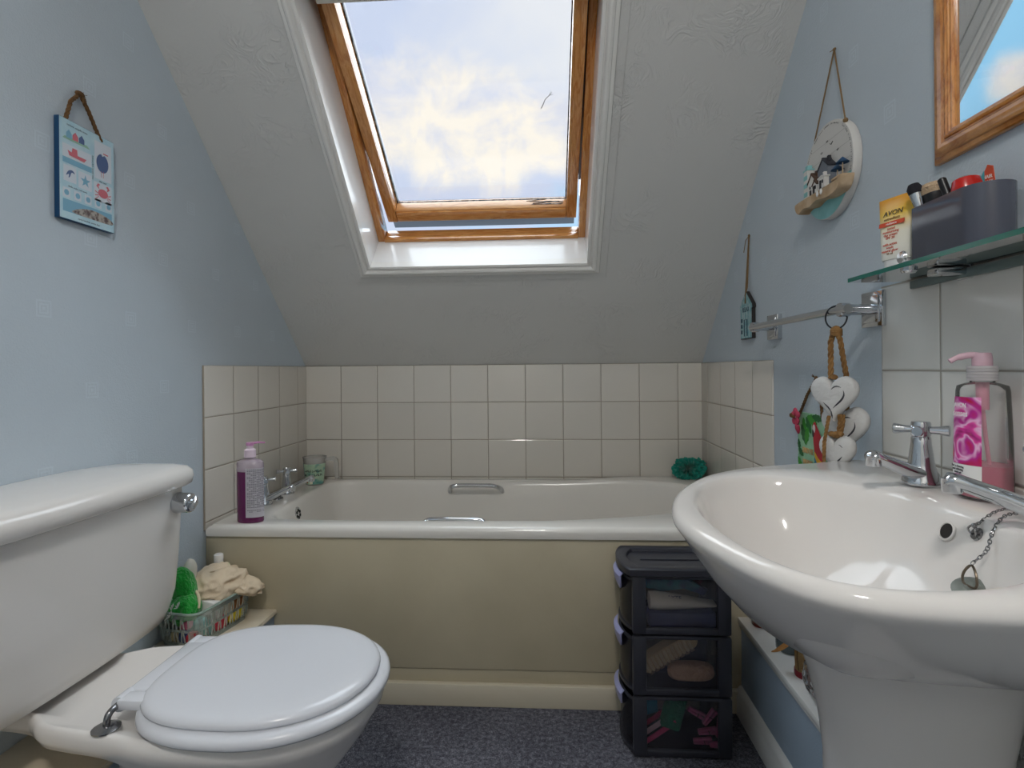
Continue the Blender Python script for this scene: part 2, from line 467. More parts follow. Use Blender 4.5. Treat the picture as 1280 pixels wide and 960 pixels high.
SM = SLM @ T(0, VP, NP) @ RX(-AL)        # sash frame: pivot at origin, v' up the sash, n' outward
if (SM @ V((0, -.4, 0)) - SLM @ V((0, VP-.4, NP))).dot(NN) < 0: SM = SLM @ T(0, VP, NP) @ RX(AL)
sh = MB(); su0, su1, sv0, sv1 = a+fw+.006, b_-fw-.006, -.415, .415; sw = .037
n0, n1 = -.038, .030
for (u0, u1) in ((su0, su0+sw), (su1-sw, su1)):
    sbox(sh, u0, u1, sv0, sv1, n0, n1, .003, 0, SM)
    sbox(sh, u0+ (sw-.007 if u0 == su0 else 0), u1-(sw-.007 if u0 != su0 else 0), sv0+.03, sv1-.03, n0-.0015, n0+.004, .001, 0, SM)
sbox(sh, su0+sw, su1-sw, sv0, sv0+.043, n0, n1, .0045, 1, SM); sbox(sh, su0+sw, su1-sw, sv1-.04, sv1, n0, n1, .003, 1, SM)
M_rail = wood('varnished_pine_rail', (192, 122, 60), (220, 162, 98), (1.2, 9, 9), 5, .2, .6)
sash = obj('sash', sh, [M_pine, M_rail], win)
bd = MB(); sbox(bd, su0+sw, su1-sw, sv0+.040, sv0+.0455, n0+.009, .0155, .002, 0, SM)
obj('sky_lit_ledge', bd, wood('sky_lit_pine_tone', (196, 138, 84), (216, 166, 112), (1.2, 9, 9), 5, .3, .3), sash)  # same wood as the rail; paler colour paints sky light on the ledge
obj('glass', sbox(MB(), su0+sw-.004, su1-sw+.004, sv0+.038, sv1-.036, .024, .028, 0, 0, SM), M_pane, sash)
gk = MB()
for (u0, u1, v0, v1) in ((su0+sw-.001, su0+sw+.003, sv0+.034, sv1-.04), (su1-sw-.003, su1-sw+.001, sv0+.034, sv1-.04), (su0+sw, su1-sw, sv0+.040, sv0+.044)):
    sbox(gk, u0, u1, v0, v1, .016, .0235, 0, 0, SM)
obj('seal', gk, M_mould, sash)
cl = MB()
for (u0, u1, v0, v1) in ((su0-.004, su0+sw, sv0-.012, sv1+.012), (su1-sw, su1+.004, sv0-.012, sv1+.012), (su0, su1, sv0-.024, sv0+.03), (su0, su1, sv1-.03, sv1+.012), (su0-.028, su0, -.16, sv1), (su1, su1+.028, -.30, sv1)):
    sbox(cl, u0, u1, v0, v1, .031, .050, .002, 0, SM)
sbox(cl, su0+.004, su1-.004, sv0-.066, sv0+.002, .006, .05, .001, 0, SM)
obj('cladding', cl, M_alu, sash)
mk = MB(); random.seed(3)
for k in range(9):
    u = su1-sw-.008-random.random()*.07; L = .02+random.random()*.06
    mk.obox(SM @ T(u-L/2, sv0+.046, .014-random.random()*.03) @ RZ(0) @ RY(random.uniform(-.15, .15)), (L, .0008, .0016+random.random()*.003))
obj('rot_marks', mk, M_mould, sash)
bl = MB(); bv = .340
sbox(bl, su0-.002, su1+.002, bv, bv+.022, n0-.026, n0-.010, .003, 0, SM)
blind = thing('roller_blind', SM @ V((-.23, bv, n0-.02)), 'roller blind with cream bottom bar drawn up at the top of the skylight', 'blind')
obj('bottom_bar', bl, mat('cream_bar', (226, 222, 208), .4), blind)
obj('fabric', sbox(MB(), su0+.01, su1-.01, bv+.02, sv1-.02, n0-.019, n0-.0175, 0, 0, SM), mat('grey_blind_fabric', (150, 150, 150), .8), blind)
obj('cassette', sbox(MB(), su0, su1, sv1-.04, sv1+.02, n0-.045, n0-.004, .008, 0, SM), M_alu, blind)
def on_glass(px, py): return SM @ V((px, py, .0228))
tw = MB(); q = [on_glass(-.002+u, -.02+v) for u, v in ((0, 0), (.006, .012), (.013, .03), (.026, .042), (.034, .052))]
tw.tube(q, [.0012, .0011, .001, .0008, .0004], 6); tw.tube([q[3], q[3]+(SM.to_3x3() @ V((.012, .003, 0)))], [.0006, .0003], 5)
tw.tube([q[3], q[3]+(SM.to_3x3() @ V((.004, .014, 0)))], [.0006, .0003], 5)
obj('twig', tw, mat('dead_twig', (70, 66, 60), .9), label='small dead forked twig stuck to the skylight glass', cat='twig')

# ------------------------------------------------------------------ bathtub
tub = thing('bathtub', (-.18, 1.92, 0), 'white built-in bathtub along the tiled back wall under the skylight', 'bathtub')
cx, cy = -.18, 1.93; X0, X1, Y0, Y1 = XL+.0075, XR-.0075, YF, YB-.0075
rect = [(X0, Y0), (X1, Y0), (X1, Y1), (X0, Y1)]
angs = sorted([2*PI*k/144-PI for k in range(144)]+[math.atan2(y-cy, x-cx) for x, y in rect])
inner = [(p.x, p.y) for p in smooth([(-.86, 1.72, 0), (-.835, 1.668, 0), (-.77, 1.645, 0), (-.55, 1.640, 0), (-.30, 1.644, 0), (-.02, 1.652, 0), (.18, 1.682, 0), (.36, 1.735, 0), (.49, 1.80, 0), (.555, 1.90, 0), (.56, 2.02, 0), (.51, 2.11, 0), (.40, 2.175, 0), (.2, 2.213, 0), (-.1, 2.232, 0), (-.5, 2.238, 0), (-.76, 2.235, 0), (-.84, 2.21, 0), (-.868, 2.15, 0), (-.872, 1.93, 0)], 8, True)]
def zr(x, y):
    t = max(0, min(1, (x-.05)/.35)); return .014*t*t*(3-2*t)*max(0, min(1, (y-1.75)/.3))
def rec(ins): return [(X0+ins, Y0+ins), (X1-ins, Y0+ins), (X1-ins, Y1-ins), (X0+ins, Y1-ins)]
R = [ring(rec(.012), (cx, cy), angs, .482), ring(rec(.001), (cx, cy), angs, .484), ring(rec(0), (cx, cy), angs, .490), ring(rec(0), (cx, cy), angs, .503), ring(rec(.003), (cx, cy), angs, .511, 0, zr), ring(rec(.009), (cx, cy), angs, .516, 0, zr), ring(rec(.016), (cx, cy), angs, .517, 0, zr)]
for ins, z in ((-.010, .517), (-.002, .515), (.004, .509), (.009, .498), (.02, .44), (.035, .34), (.055, .24), (.085, .17), (.14, .135), (.22, .125)):
    R.append(ring(inner, (cx, cy), angs, z, ins, zr if z > .43 else None))
obj('tub_shell', MB().loft(R, False, True), M_acryl, tub, sharp=60)
def handle(y, yw, z, name):
    p = smooth([(-.386, yw, z-.035), (-.382, (yw*2+y)/3, z-.018), (-.366, y, z-.002), (-.335, y, z+.002), (-.225, y, z+.002), (-.194, y, z-.002), (-.176, (yw*2+y)/3, z-.018), (-.172, yw, z-.035)], 6)
    mb = MB().tube(p, .0085, 10)
    return obj(name, mb, M_chrome, tub)
handle(2.168, 2.222, .508, 'grab_handle'); handle(1.690, 1.652, .503, 'grab_handle')
ov = MB().lathe([(.0, .014), (.018, .014), (.024, .011), (.026, .004), (.026, -.004)], T(-.868, 1.868, .472) @ RY(PI/2-.12), 28)
ovo = obj('overflow', ov, M_chrome, tub)
sl = MB()
for k in range(6):
    a_ = k*PI/3; sl.lathe([(.0055, .0), (.0055, .0012)], T(-.868, 1.868, .472) @ RY(PI/2-.12) @ T(.0125*math.cos(a_), .0125*math.sin(a_), .0136), 10)
obj('slot', sl, mat('dark_slot', (24, 30, 22), .6), ovo)
# front panel
obj('bath_panel', MB().box(XL, XR, YF+.011, YF+.024, .104, .4815, .003), M_panel, tub, label='cream bath panel')
obj('plinth', MB().box(XL, XR, YF+.018, YF+.03, .064, .106, .001), M_panel, tub, label='recessed cream plinth')
sd = MB(); random.seed(11)
for k in range(5):
    sd.ball((XL+.012+k*.004, YF+.006+random.uniform(0, .02), .486+k*.004+random.uniform(-.003, .004)), (.006, .006, .006), sub=2, fn=lambda p: 1+.3*noise.noise(p*3))
obj('sealant', sd, mat('perished_sealant', (120, 104, 86), .8, var=((50, 40, 32), 120, .45, .6)), tub, label='crumbling brown sealant')

# ------------------------------------------------------------------ taps
def make_tap(name, loc, rz, label, group, spout, rise, hub, mats):
    t = thing(name, loc, label, 'tap', group, rz)
    b = MB().lathe([(.0, 0), (.026, 0), (.0265, .003), (.025, .007), (.021, .018), (.0175, .028), (.0165, .034), (.0, .034)])
    obj('tap_body', b, mats, t, True)
    # spout reaching along +x of the tap, rising to a nozzle turned down
    rings = []
    for x, z, w, h in ((-.014, .012, .019, .010), (.004, .015, .0185, .0105), (.028, rise*.46, .0155, .0105), (spout*.55, rise*.70, .0125, .0095), (spout*.8, rise*.90, .0115, .0088), (spout*.93, rise, .0118, .0092), (spout*1.0, rise+.001, .0105, .0085), (spout*1.04, rise-.003, .006, .005)):
        rings.append([V((x-.25*h*math.sin(2*PI*k/16), w*math.cos(2*PI*k/16), z+h*math.sin(2*PI*k/16))) for k in range(16)])
    sp = MB().loft(rings, True, True)
    sp.lathe([(.0095, -.014), (.0105, -.012), (.0108, .002)], T(spout*.95, 0, rise), 18)
    obj('spout', sp, mats, t, True, sharp=60)
    col = MB().lathe([(.0175, .030), (.0168, .034), (.0155, .046), (.0135, .060), (.0128, hub-.012), (.0115, hub-.010)])
    obj('column', col, mats, t, True)
    hb = MB().lathe([(.0115, hub-.010), (.0128, hub-.008), (.0128, hub+.010), (.0118, hub+.0125), (.004, hub+.0135), (0, hub+.0135)])
    h_o = obj('handle', hb, mats, t, True)
    for k in range(4):
        Mx = RZ(k*PI/2+.5) @ T(0, 0, hub) @ RY(PI/2)
        arm = MB().lathe([(.0058, .010), (.0056, .014), (.0062, .022), (.0082, .032), (.0084, .0345), (.0068, .036), (0, .036)], Mx, 14)
        obj('arm', arm, mats, h_o, True)
    return t
WMt = {}
btap = make_tap('basin_tap', (.578, .884, .788), PI+.36, 'chrome cross-head basin tap on the far side, left of the pink soap bottle', 'pillar taps on the basin', .102, .047, .083, M_chrome)
copy_tree(btap, (.566, .640, .788), PI-.36, 'chrome cross-head basin tap nearest the camera, cut off by the right edge of the photo')
bath_tap = make_tap('bath_tap', (-.952, 1.822, .517), .1, 'chrome cross-head bath tap directly behind the purple hand wash bottle', 'pillar taps on the bath', .098, .058, .083, M_chrome)
copy_tree(bath_tap, (-.952, 1.985, .517), .05, 'chrome cross-head bath tap nearer the tiled back wall, beside the clear jug')
st = MB().lathe([(.0, .012), (.010, .012), (.014, .010), (.014, .004), (.020, .003), (.021, 0)], T(-.948, 1.903, .517), 22)
obj('chain_stay', st, M_chrome2, tub, label='small round chrome stay between the bath taps')

# ------------------------------------------------------------------ toilet
TY = 1.02
toi = thing('toilet', (-.60, TY, 0), 'white close-coupled toilet with closed lid against the left wall', 'toilet')
WMc = (-.62, TY)
A2 = [2*PI*k/96 for k in range(96)]
# cistern
TY = 1.016
def crect(xb, xf, hw, n=7, bow=.012):
    o = []
    N = 96
    for k in range(N):
        t = 2*PI*k/N; c_, s_ = math.cos(t), math.sin(t)
        x = math.copysign(abs(c_)**(2/n), c_); y = math.copysign(abs(s_)**(2/n), s_)
        X = (xb+xf)/2+(xf-xb)/2*x
        if c_ > 0: X += bow*(1-y*y)-bow
        o.append(V((X, TY+hw*y, 0)))
    return o
def cring(z, xb, xf, hw, n=7, bow=.012, dome=0):
    return [V((p.x, p.y, z+dome*(1-((p.y-TY)/hw)**2))) for p in crect(xb, xf, hw, n, bow)]
xb = XL+.0015
ci = MB().loft([cring(.387, xb+.02, -.900, .212, 5), cring(.388, xb+.01, -.882, .230, 5), cring(.396, xb, -.868, .243, 5.5), cring(.42, xb, -.861, .250, 6), cring(.46, xb, -.855, .256, 7.5), cring(.55, xb, -.848, .259, 8), cring(.66, xb, -.841, .260, 8), cring(.708, xb, -.839, .260, 8)])
obj('cistern', ci, M_china, toi, sharp=60)
ld = MB().loft([cring(.706, xb, -.839, .261, 9), cring(.703, xb, -.830, .267, 9), cring(.707, xb, -.823, .272, 9), cring(.724, xb, -.819, .274, 9), cring(.737, xb, -.822, .272, 9), cring(.746, xb, -.832, .266, 9), cring(.752, xb, -.852, .248, 8), cring(.758, xb, -.885, .21, 6), cring(.762, xb, -.935, .12, 5)])
obj('cistern_lid', ld, M_china, toi, sharp=60)
fl = MB().lathe([(.0, .030), (.019, .030), (.0215, .028), (.0225, .024), (.0225, .004), (.024, 0), (.024, -.004)], T(-.843, 1.226, .668) @ RY(PI/2), 30)
fo = obj('flush_handle', fl, M_chrome, toi)
obj('lever', MB().tube([(-.816, 1.240, .676), (-.810, 1.230, .668), (-.808, 1.216, .655)], [.008, .009, .007], 12).lathe([(0, .009), (.008, .008), (.0085, 0)], T(-.816, 1.226, .668) @ RY(PI/2) , 16), M_chrome, fo)
# pan
CYT = TY; TY = 1.0
top = [(-.985, TY-.09), (-.93, TY-.096), (-.893, TY-.104), (-.872, TY-.115), (-.845, TY-.132), (-.80, TY-.142), (-.75, TY-.150), (-.70, TY-.157), (-.64, TY-.170), (-.56, TY-.175), (-.48, TY-.171), (-.41, TY-.153), (-.355, TY-.118), (-.318, TY-.065), (-.306, TY)]
top = top+[(x, 2*TY-y) for x, y in top[-2::-1]]
outl = [(p.x, p.y) for p in smooth([(x, y, 0) for x, y in top], 6, False)]
egg = lambda xf, xb_, hb, n=2.2: sup((xf+xb_)/2+.0, TY, (xf-xb_)/2 if xf < xb_ else (xf-xb_)/2, (xf-xb_)/2, hb, n, n)
C0 = (-.60, TY)
AP = [math.atan2(y-C0[1], x-C0[0]) for x, y in outl]
mid = sup(-.53, TY, .23, .20, .150, 3, 2.1); low = sup(-.56, TY, .20, .17, .115, 3, 2.2); foot = sup(-.59, TY, .175, .165, .088, 4, 2.6); foot2 = sup(-.585, TY, .18, .185, .10, 4, 2.6)
pr = [ring(outl, C0, AP, .372, .05), ring(outl, C0, AP, .3835, .016), ring(outl, C0, AP, .384, .010), ring(outl, C0, AP, .380, .003), ring(outl, C0, AP, .372, 0), ring(outl, C0, AP, .360, .001), ring(outl, C0, AP, .345, .010), ring(mid, C0, AP, .318), ring(low, C0, AP, .24), ring(foot, C0, AP, .15), ring(foot, C0, AP, .05, -.003), ring(foot2, C0, AP, .02), ring(foot2, C0, AP, 0)]
obj('pan', MB().loft(pr, True, True), M_china, toi, sharp=70)
so = sup(-.505, TY, .207, .210, .188, 2.6, 2.1)
seat = MB().loft([ring(so, C0, A2, .386, .012), ring(so, C0, A2, .3865, .005), ring(so, C0, A2, .392, .0), ring(so, C0, A2, .400, .001), ring(so, C0, A2, .4055, .008), ring(so, C0, A2, .407, .02)], True, True)
obj('seat', seat, M_seat, toi, sharp=60)
lo = sup(-.505, TY, .20, .192, .170, 2.9, 2.1)
lidr = MB().loft([ring(lo, C0, A2, .4075, .008), ring(lo, C0, A2, .4085, .002), ring(lo, C0, A2, .413, 0), ring(lo, C0, A2, .418, .002), ring(lo, C0, A2, .4225, .009), ring(lo, C0, A2, .4245, .02), ring(lo, C0, A2, .426, .05), ring(lo, C0, A2, .427, .1)], True, True)
lidr.box(-.728, -.66, TY-.085, TY+.085, .405, .421, .006)
obj('seat_lid', lidr, M_seat, toi, sharp=60)
for sgn in (-1, 1):
    hy = TY+sgn*.098
    h = MB().tube([(-.722, hy-sgn*.02, .409), (-.722, hy+sgn*.012, .409)], .0125, 16)
    h.box(-.722, -.665, hy-.018, hy+.014, .402, .420, .005)
    ho = obj('hinge', h, M_seat, toi)
    bo = MB().tube(smooth([(-.722, hy+sgn*.012, .409), (-.722, hy+sgn*.026, .408), (-.723, hy+sgn*.033, .402), (-.724, hy+sgn*.035, .386)], 5), .0055, 10)
    bo.lathe([(.021, 0), (.021, .002), (.014, .0055), (.007, .0065), (.0, .0065)], T(-.724, hy+sgn*.035, .384), 22)
    obj('hinge_bolt', bo, M_chrome2, ho, label='tarnished chrome hinge bolt')

# ------------------------------------------------------------------ basin
BY = .765
bas = thing('pedestal_basin', (.48, BY, 0), 'white pedestal basin under the glass shelf on the right', 'basin')
CB = PC = (.405, .765)
def outline(pts, k=5): return [(p.x, p.y) for p in smooth([(x, y, 0) for x, y in pts], k, True)]
out_ = outline([(.632, 1.085), (.627, 1.112), (.60, 1.114), (.49, 1.094), (.379, 1.050), (.30, .993), (.25, .932), (.203, .845), (.178, .76), (.172, .69), (.182, .62), (.203, .548), (.235, .497), (.275, .472), (.33, .461), (.42, .457), (.52, .454), (.60, .452), (.627, .453), (.632, .48), (.632, .6), (.632, .765), (.632, .95)])
bowl = outline([(.203, .75), (.219, .818), (.250, .893), (.312, .955), (.372, .972), (.425, .950), (.477, .902), (.514, .845), (.530, .775), (.531, .70), (.516, .622), (.468, .543), (.40, .496), (.33, .480), (.27, .488), (.232, .522), (.208, .588), (.199, .67)])
ped_o = sup(.487, .772, .143, .125, .098, 2.2, 2.6)
def mixr(k, z, ins=0):
    o = []
    for a in A2:
        r0 = polar_hit(ped_o, PC, a); r1 = polar_hit(out_, PC, a); r = r0+(r1-r0)*k-ins
        o.append(V((PC[0]+r*math.cos(a), PC[1]+r*math.sin(a), z)))
    return o
PC = (.405, .765)
br = [mixr(0, .616), mixr(.20, .623), mixr(.36, .635), mixr(.55, .657), mixr(.77, .700), mixr(.91, .735), mixr(.985, .755)]
dz = lambda x, y: .0045*max(0, min(1, (x-.53)/.04))
for ins, z in ((-.006, .766), (-.0065, .772), (-.003, .779), (.003, .7825)):
    br.append(ring(out_, PC, A2, z, ins, dz if z > .78 else None))
for ins, z in ((-.005, .7835), (-.001, .7815), (.004, .776), (.010, .764), (.022, .735), (.042, .700), (.075, .668), (.11, .650), (.13, .645)):
    br.append(ring(bowl, PC, A2, z, ins, dz if z > .777 else None))
br = [[p for p in r] for r in br]
obj('bowl', MB().loft(br, True, True), M_china, bas, sharp=75)
nv = V((-.93, -.04, .38)).normalized()
NOV = axes(V((.5187, .7451, .7551))+nv*.0004, nv.orthogonal(), nv.cross(nv.orthogonal()), nv)
ovm = MB().lathe([(.0135, .0002), (.0132, .0016), (.0105, .0018), (.0098, .0004), (.0098, -.002)], NOV, 28, cap=False)
ovm.lathe([(0, .0006), (.0100, .0006)], NOV, 28, 1, False)
obj('overflow', ovm, [M_china, mat('dark_hole', (34, 30, 27), .7)], bas, label='dark overflow hole')
def pr_(a, b, z, x=.487): return ring(sup(x, .772, a, a*.92, b, 2.3, 2.8), PC, A2, z)
pp = [pr_(.148, .103, .619), pr_(.146, .102, .606), pr_(.126, .097, .555), pr_(.110, .092, .49), pr_(.103, .088, .43), pr_(.101, .086, .25), pr_(.106, .092, .08), pr_(.118, .104, .02), pr_(.119, .105, 0)]
obj('pedestal', MB().loft(pp, True, True), M_china, bas, sharp=70)
# plug, chain, stay
plug = thing('basin_plug', (.486, .668, .70), 'grey basin plug on a bead chain lying inside the white basin', 'plug')
pn = V((-.30, -.30, .90)).normalized(); px_ = pn.orthogonal().normalized()
PLM = axes((.4905, .664, .7085), px_, pn.cross(px_), pn)
pl = MB().lathe([(0, .012), (.006, .0115), (.008, .008), (.0175, .006), (.0205, .004), (.0200, .000), (.017, -.002), (0, -.002)], PLM, 24)
obj('plug', pl, mat('grey_plug', (128, 134, 128), .5, var=((95, 100, 96), 50, .4, .7)), plug)
P0 = PLM @ V((0, 0, .012))
M_wire = mat('tarnished_wire', (110, 100, 88), .35, 1)
obj('ring', MB().tube(smooth([P0+V((-.004, .008, -.001)), P0+V((-.003, .009, .010)), P0+V((.000, .001, .021)), P0+V((-.003, -.010, .012)), P0+V((-.004, -.010, -.001))], 5, True), .0014, 6, closed=True), M_wire, plug)
def chain(path, r, wire, mb=None):
    mb = mb or MB(); P = resample([V(p) for p in path], r*2.35)
    for i in range(len(P)-1):
        t = (P[i+1]-P[i]).normalized(); c_ = (P[i]+P[i+1])/2
        u = t.orthogonal().normalized(); w = t.cross(u)
        a_ = PI/2*(i % 2)+.4; s_ = u*math.cos(a_)+w*math.sin(a_)
        q = [c_+t*(r*1.65*math.cos(2*PI*k/10))+s_*(r*.85*math.sin(2*PI*k/10)) for k in range(10)]
        mb.tube(q, wire, 5, closed=True)
    return mb
cp = smooth([P0+V((.000, .001, .0225)), (.506, .665, .756), (.521, .676, .773), (.540, .686, .7885), (.565, .696, .7915), (.600, .700, .7915)], 10)
ch = chain(cp, .0021, .0006)
cp2 = smooth([(.600, .712, .7915), (.570, .716, .7915), (.549, .710, .7885), (.532, .703, .7815), (.520, .700, .7755)], 10)
chain(cp2, .0021, .0006, ch)
obj('chain', ch, M_chrome2, plug)
sn = V((-.91, .05, .41)).normalized()
SYM = axes(V((.5221, .6993, .7647))+sn*.0003, sn.orthogonal(), sn.cross(sn.orthogonal()), sn)
sy = MB().lathe([(.0, .003), (.0075, .0026), (.0085, 0)], SYM, 18)
sb = V((.5221, .6993, .7647))+sn*.004
sy.tube(smooth([sb+V((0, .004, -.003)), sb+V((-.003, .006, .004)), sb+V((-.001, .001, .009)), sb+V((-.002, -.004, .004)), sb+V((0, -.003, -.003))], 4), .0012, 6)
sy.ball(sb+V((0, .0, .009)), .0032, sub=2)
obj('chain_stay', sy, M_chrome2, plug)

# ------------------------------------------------------------------ pink soap bottle on the basin
sx, syy, sz = .603, .797, .788
soap = thing('soap_bottle', (sx, syy, sz), 'clear pump bottle of pink soap with magenta flower label on the basin', 'soap')
SA = RZ(.0)
def soval(k, z, a=.0305, b=.036): return [V((sx+a*k*math.cos(t), syy+b*k*math.sin(t), sz+z)) for t in [2*PI*i/48 for i in range(48)]]
M_clear = see_through('clear_plastic', (215, 215, 210), .14, .06, 1.22)
M_pink = mat('pink_liquid', (196, 92, 120), .25, spec=.6)
body = MB().loft([soval(.90, 0), soval(.985, .003), soval(1.0, .010), soval(.99, .05), soval(.955, .10), soval(.90, .146), soval(.86, .153), soval(.60, .1565), soval(.42, .158), soval(.42, .162)], True, True)
obj('bottle', body, M_clear, soap, sharp=60)
obj('liquid', MB().loft([soval(.86, .002), soval(.95, .006), soval(.968, .012), soval(.962, .046)], True, True), M_pink, soap)
M_lab = None
def flower_mat():
    m, nt, b = newmat('magenta_flower_print'); p = nt.obj()
    n = nt.noise(p, 22, 2, .5, 1.2)
    n.node if hasattr(n, 'node') else None
    c1 = nt.ramp(n, [(.30, lin((196, 20, 60))), (.42, lin((190, 40, 150))), (.50, lin((240, 190, 225))), (.56, lin((226, 70, 165))), (.68, lin((160, 20, 110))), (.80, lin((240, 180, 40)))])
    nt.link(c1, b.inputs['Base Color']); b.inputs['Roughness'].default_value = .35; return m
M_white = mat('white_print', (236, 236, 234), .45)
M_ink = mat('dark_ink', (40, 40, 44), .6)
M_gold = mat('yellow_print', (232, 190, 70), .45)
def soval_patch(t0, t1, z0, z1, off=.0006, n=14, rows=6):
    rings = []
    for r_ in range(rows+1):
        z = z0+(z1-z0)*r_/rows
        k = 1.0-.01*z/.05 if z < .05 else (.99-.035*(z-.05)/.05 if z < .10 else .955-.055*(z-.10)/.046)
        rings.append([V((sx+(.0305*k+off)*math.cos(t), syy+(.036*k+off)*math.sin(t), sz+z)) for t in [t0+(t1-t0)*i/n for i in range(n+1)]])
    return rings
d2 = PI/180
lab = MB().loft(soval_patch(148*d2, 226*d2, .046, .138), False, False, False)
lo_ = obj('label', lab, flower_mat(), soap, label='magenta orchid flower label')
lab2 = MB().loft(soval_patch(148*d2, 226*d2, .022, .0455), False, False, False)
lab2.loft(soval_patch(148*d2, 226*d2, .0105, .0218), False, False, False, 1)
obj('label_band', lab2, [M_white, mat('pink_yellow_print', (236, 150, 150), .4, var=((240, 196, 70), 60, .45, .6))], soap)
lm = axes((sx-.0318, syy-.004, sz+.118), (-.12, -1, 0), (0, 0, 1), (-1, .12, 0))
lt_ = MB(); lt_.text('AVON', .009, lm @ T(0, .006, .0008)); lt_.text('senses', .012, lm @ T(0, -.006, .0008))
for k in range(5): lt_.text(['For a cleansing', 'and softening', 'wash gel', 'hand care', '250 ml'][k], .0042, axes((sx-.0315, syy+.002, sz+.041-k*.0042), (-.1, -1, 0), (0, 0, 1), (-1, .1, 0)) @ T(0, 0, .0006), 1)
obj('lettering', lt_, [M_white, M_ink], lo_)
cap = MB()
for k in range(5): cap.lathe([(.0, .0), (.0165, .0), (.0172, .0006), (.0172, .0034), (.0165, .004), (0, .004)], T(sx, syy, sz+.160+k*.0041), 26)
M_frost = mat('frosted_plastic', (225, 220, 222), .3, trans=.35)
obj('cap', cap, M_frost, soap)
pm = MB().lathe([(.0, 0), (.0115, 0), (.0115, .010), (.0105, .017), (.0095, .0185), (0, .0185)], T(sx, syy, sz+.180), 22)
pm.tube(smooth([(sx, syy, sz+.194), (sx-.012, syy+.004, sz+.1955), (sx-.026, syy+.010, sz+.192), (sx-.034, syy+.013, sz+.187)], 5), [.0045]*10+[.0035]*6, 10)
obj('pump_head', pm, mat('pale_pink_plastic', (238, 200, 214), .25, trans=.3), soap)
tb = MB().tube([(sx, syy, sz+.158), (sx, syy, sz+.12)], .0075, 12)
tb.tube(smooth([(sx, syy, sz+.122), (sx+.002, syy-.004, sz+.07), (sx+.004, syy-.012, sz+.012)], 6), .0026, 8)
obj('dip_tube', tb, mat('pink_tube', (214, 140, 160), .3), soap)

# ------------------------------------------------------------------ items on the bath rim
hb_ = thing('hand_wash_bottle', (-.887, 1.612, .517), 'tall purple hand wash pump bottle on the bath corner', 'hand wash')
def hov(k, z, a=.041, b=.024): return [V((-.887+a*k*math.cos(t), 1.615+b*k*math.sin(t), .5172+z)) for t in [2*PI*i/40 for i in range(40)]]
M_frostP = see_through('frosted_pink_bottle', (226, 208, 222), .55, .2, 1.4)
obj('liquid', MB().loft([hov(.95, .001), hov(.99, .004), hov(.985, .06), hov(.99, .152)], True, True), mat('purple_liquid', (104, 26, 84), .12, coat=.4), hb_)
obj('bottle', MB().loft([hov(.985, .152), hov(.998, .152), hov(.995, .172), hov(.95, .180), hov(.72, .186), hov(.44, .189), hov(.40, .190), hov(.40, .196)], True, True), M_frostP, hb_)
obj('neck', MB().lathe([(0, 0), (.017, 0), (.0165, .022), (.010, .026), (.009, .036), (0, .036)], T(-.887, 1.615, .517+.194), 20), mat('pale_pink_cap', (232, 212, 226), .3), hb_)
pm = MB().lathe([(0, 0), (.011, 0), (.011, .009), (0, .010)], T(-.887, 1.615, .517+.229), 18)
pm.tube([(-.887, 1.615, .517+.234), (-.872, 1.632, .517+.236), (-.858, 1.648, .517+.233)], [.0045, .0035, .0025], 8)
obj('pump_head', pm, mat('pink_pump', (214, 150, 196), .3), hb_)
def hpatch(t0, t1, z0, z1, off=.0007, n=12):
    return [[V((-.887+(.041+off)*math.cos(t), 1.615+(.024+off)*math.sin(t), .517+z)) for t in [t0+(t1-t0)*i/n for i in range(n+1)]] for z in (z0, z1)]
M_fine = mat('fine_grey_ink', (112, 110, 118), .6)
lb_ = obj('label', MB().loft(hpatch(-92*d2, 3*d2, .017, .163), False, False, False), mat('grey_label', (196, 192, 200), .45), hb_)
lt_ = MB()
for k in range(30):
    z = .158-k*.0043
    if k == 27: continue
    random.seed(k); wds = ' '.join('x'*random.randint(2, 6) for _ in range(6))
    t0 = -86*d2
    for j in range(11):
        if random.random() < .12: continue
        a0 = t0+j*8*d2
        lt_.loft([[V((-.887+.0420*math.cos(t), 1.615+.0250*math.sin(t), .517+zz)) for t in (a0, a0+6.6*d2)] for zz in (z, z+.0018)], False, False, False)
obj('small_print', lt_, M_fine, lb_)

jx, jy, jz = -.916, 2.150, .5165
jug = thing('plastic_jug', (jx, jy, jz), 'small clear plastic jug with green printed sleeve by the bath taps', 'jug')
M_clear2 = see_through('hazy_plastic', (205, 203, 198), .40, .2, 1.25)
cu = MB().lathe([(.030, .001), (.0335, .004), (.0445, .108), (.046, .109), (.046, .111), (.0435, .111), (.032, .005), (0, .004)], T(jx, jy, jz), 36, cap=False)
cu.lathe([(0, .001), (.030, .001)], T(jx, jy, jz), 36, cap=False)
obj('cup', cu, M_clear2, jug)
hd = MB()
outer = rrect(.001, .001, .0004)
hpth = smooth([(jx+.043, jy, jz+.100), (jx+.062, jy+.002, jz+.103), (jx+.080, jy+.006, jz+.100), (jx+.086, jy+.008, jz+.085), (jx+.087, jy+.009, jz+.05), (jx+.088, jy+.009, jz+.022)], 6)
hr = []
for i, p in enumerate(hpth):
    a = hpth[max(0, i-1)]; b = hpth[min(len(hpth)-1, i+1)]; t = (b-a).normalized(); w = V((0, 1, 0)); u = w.cross(t).normalized()
    hr.append([p+u*.008+w*.004, p-u*.008+w*.004, p-u*.008-w*.004, p+u*.008-w*.004])
hd.loft(hr)
obj('handle', hd, M_clear2, jug)
def jr(z, off=.0008): return .0335+(.0445-.0335)*(z-.004)/.104+off
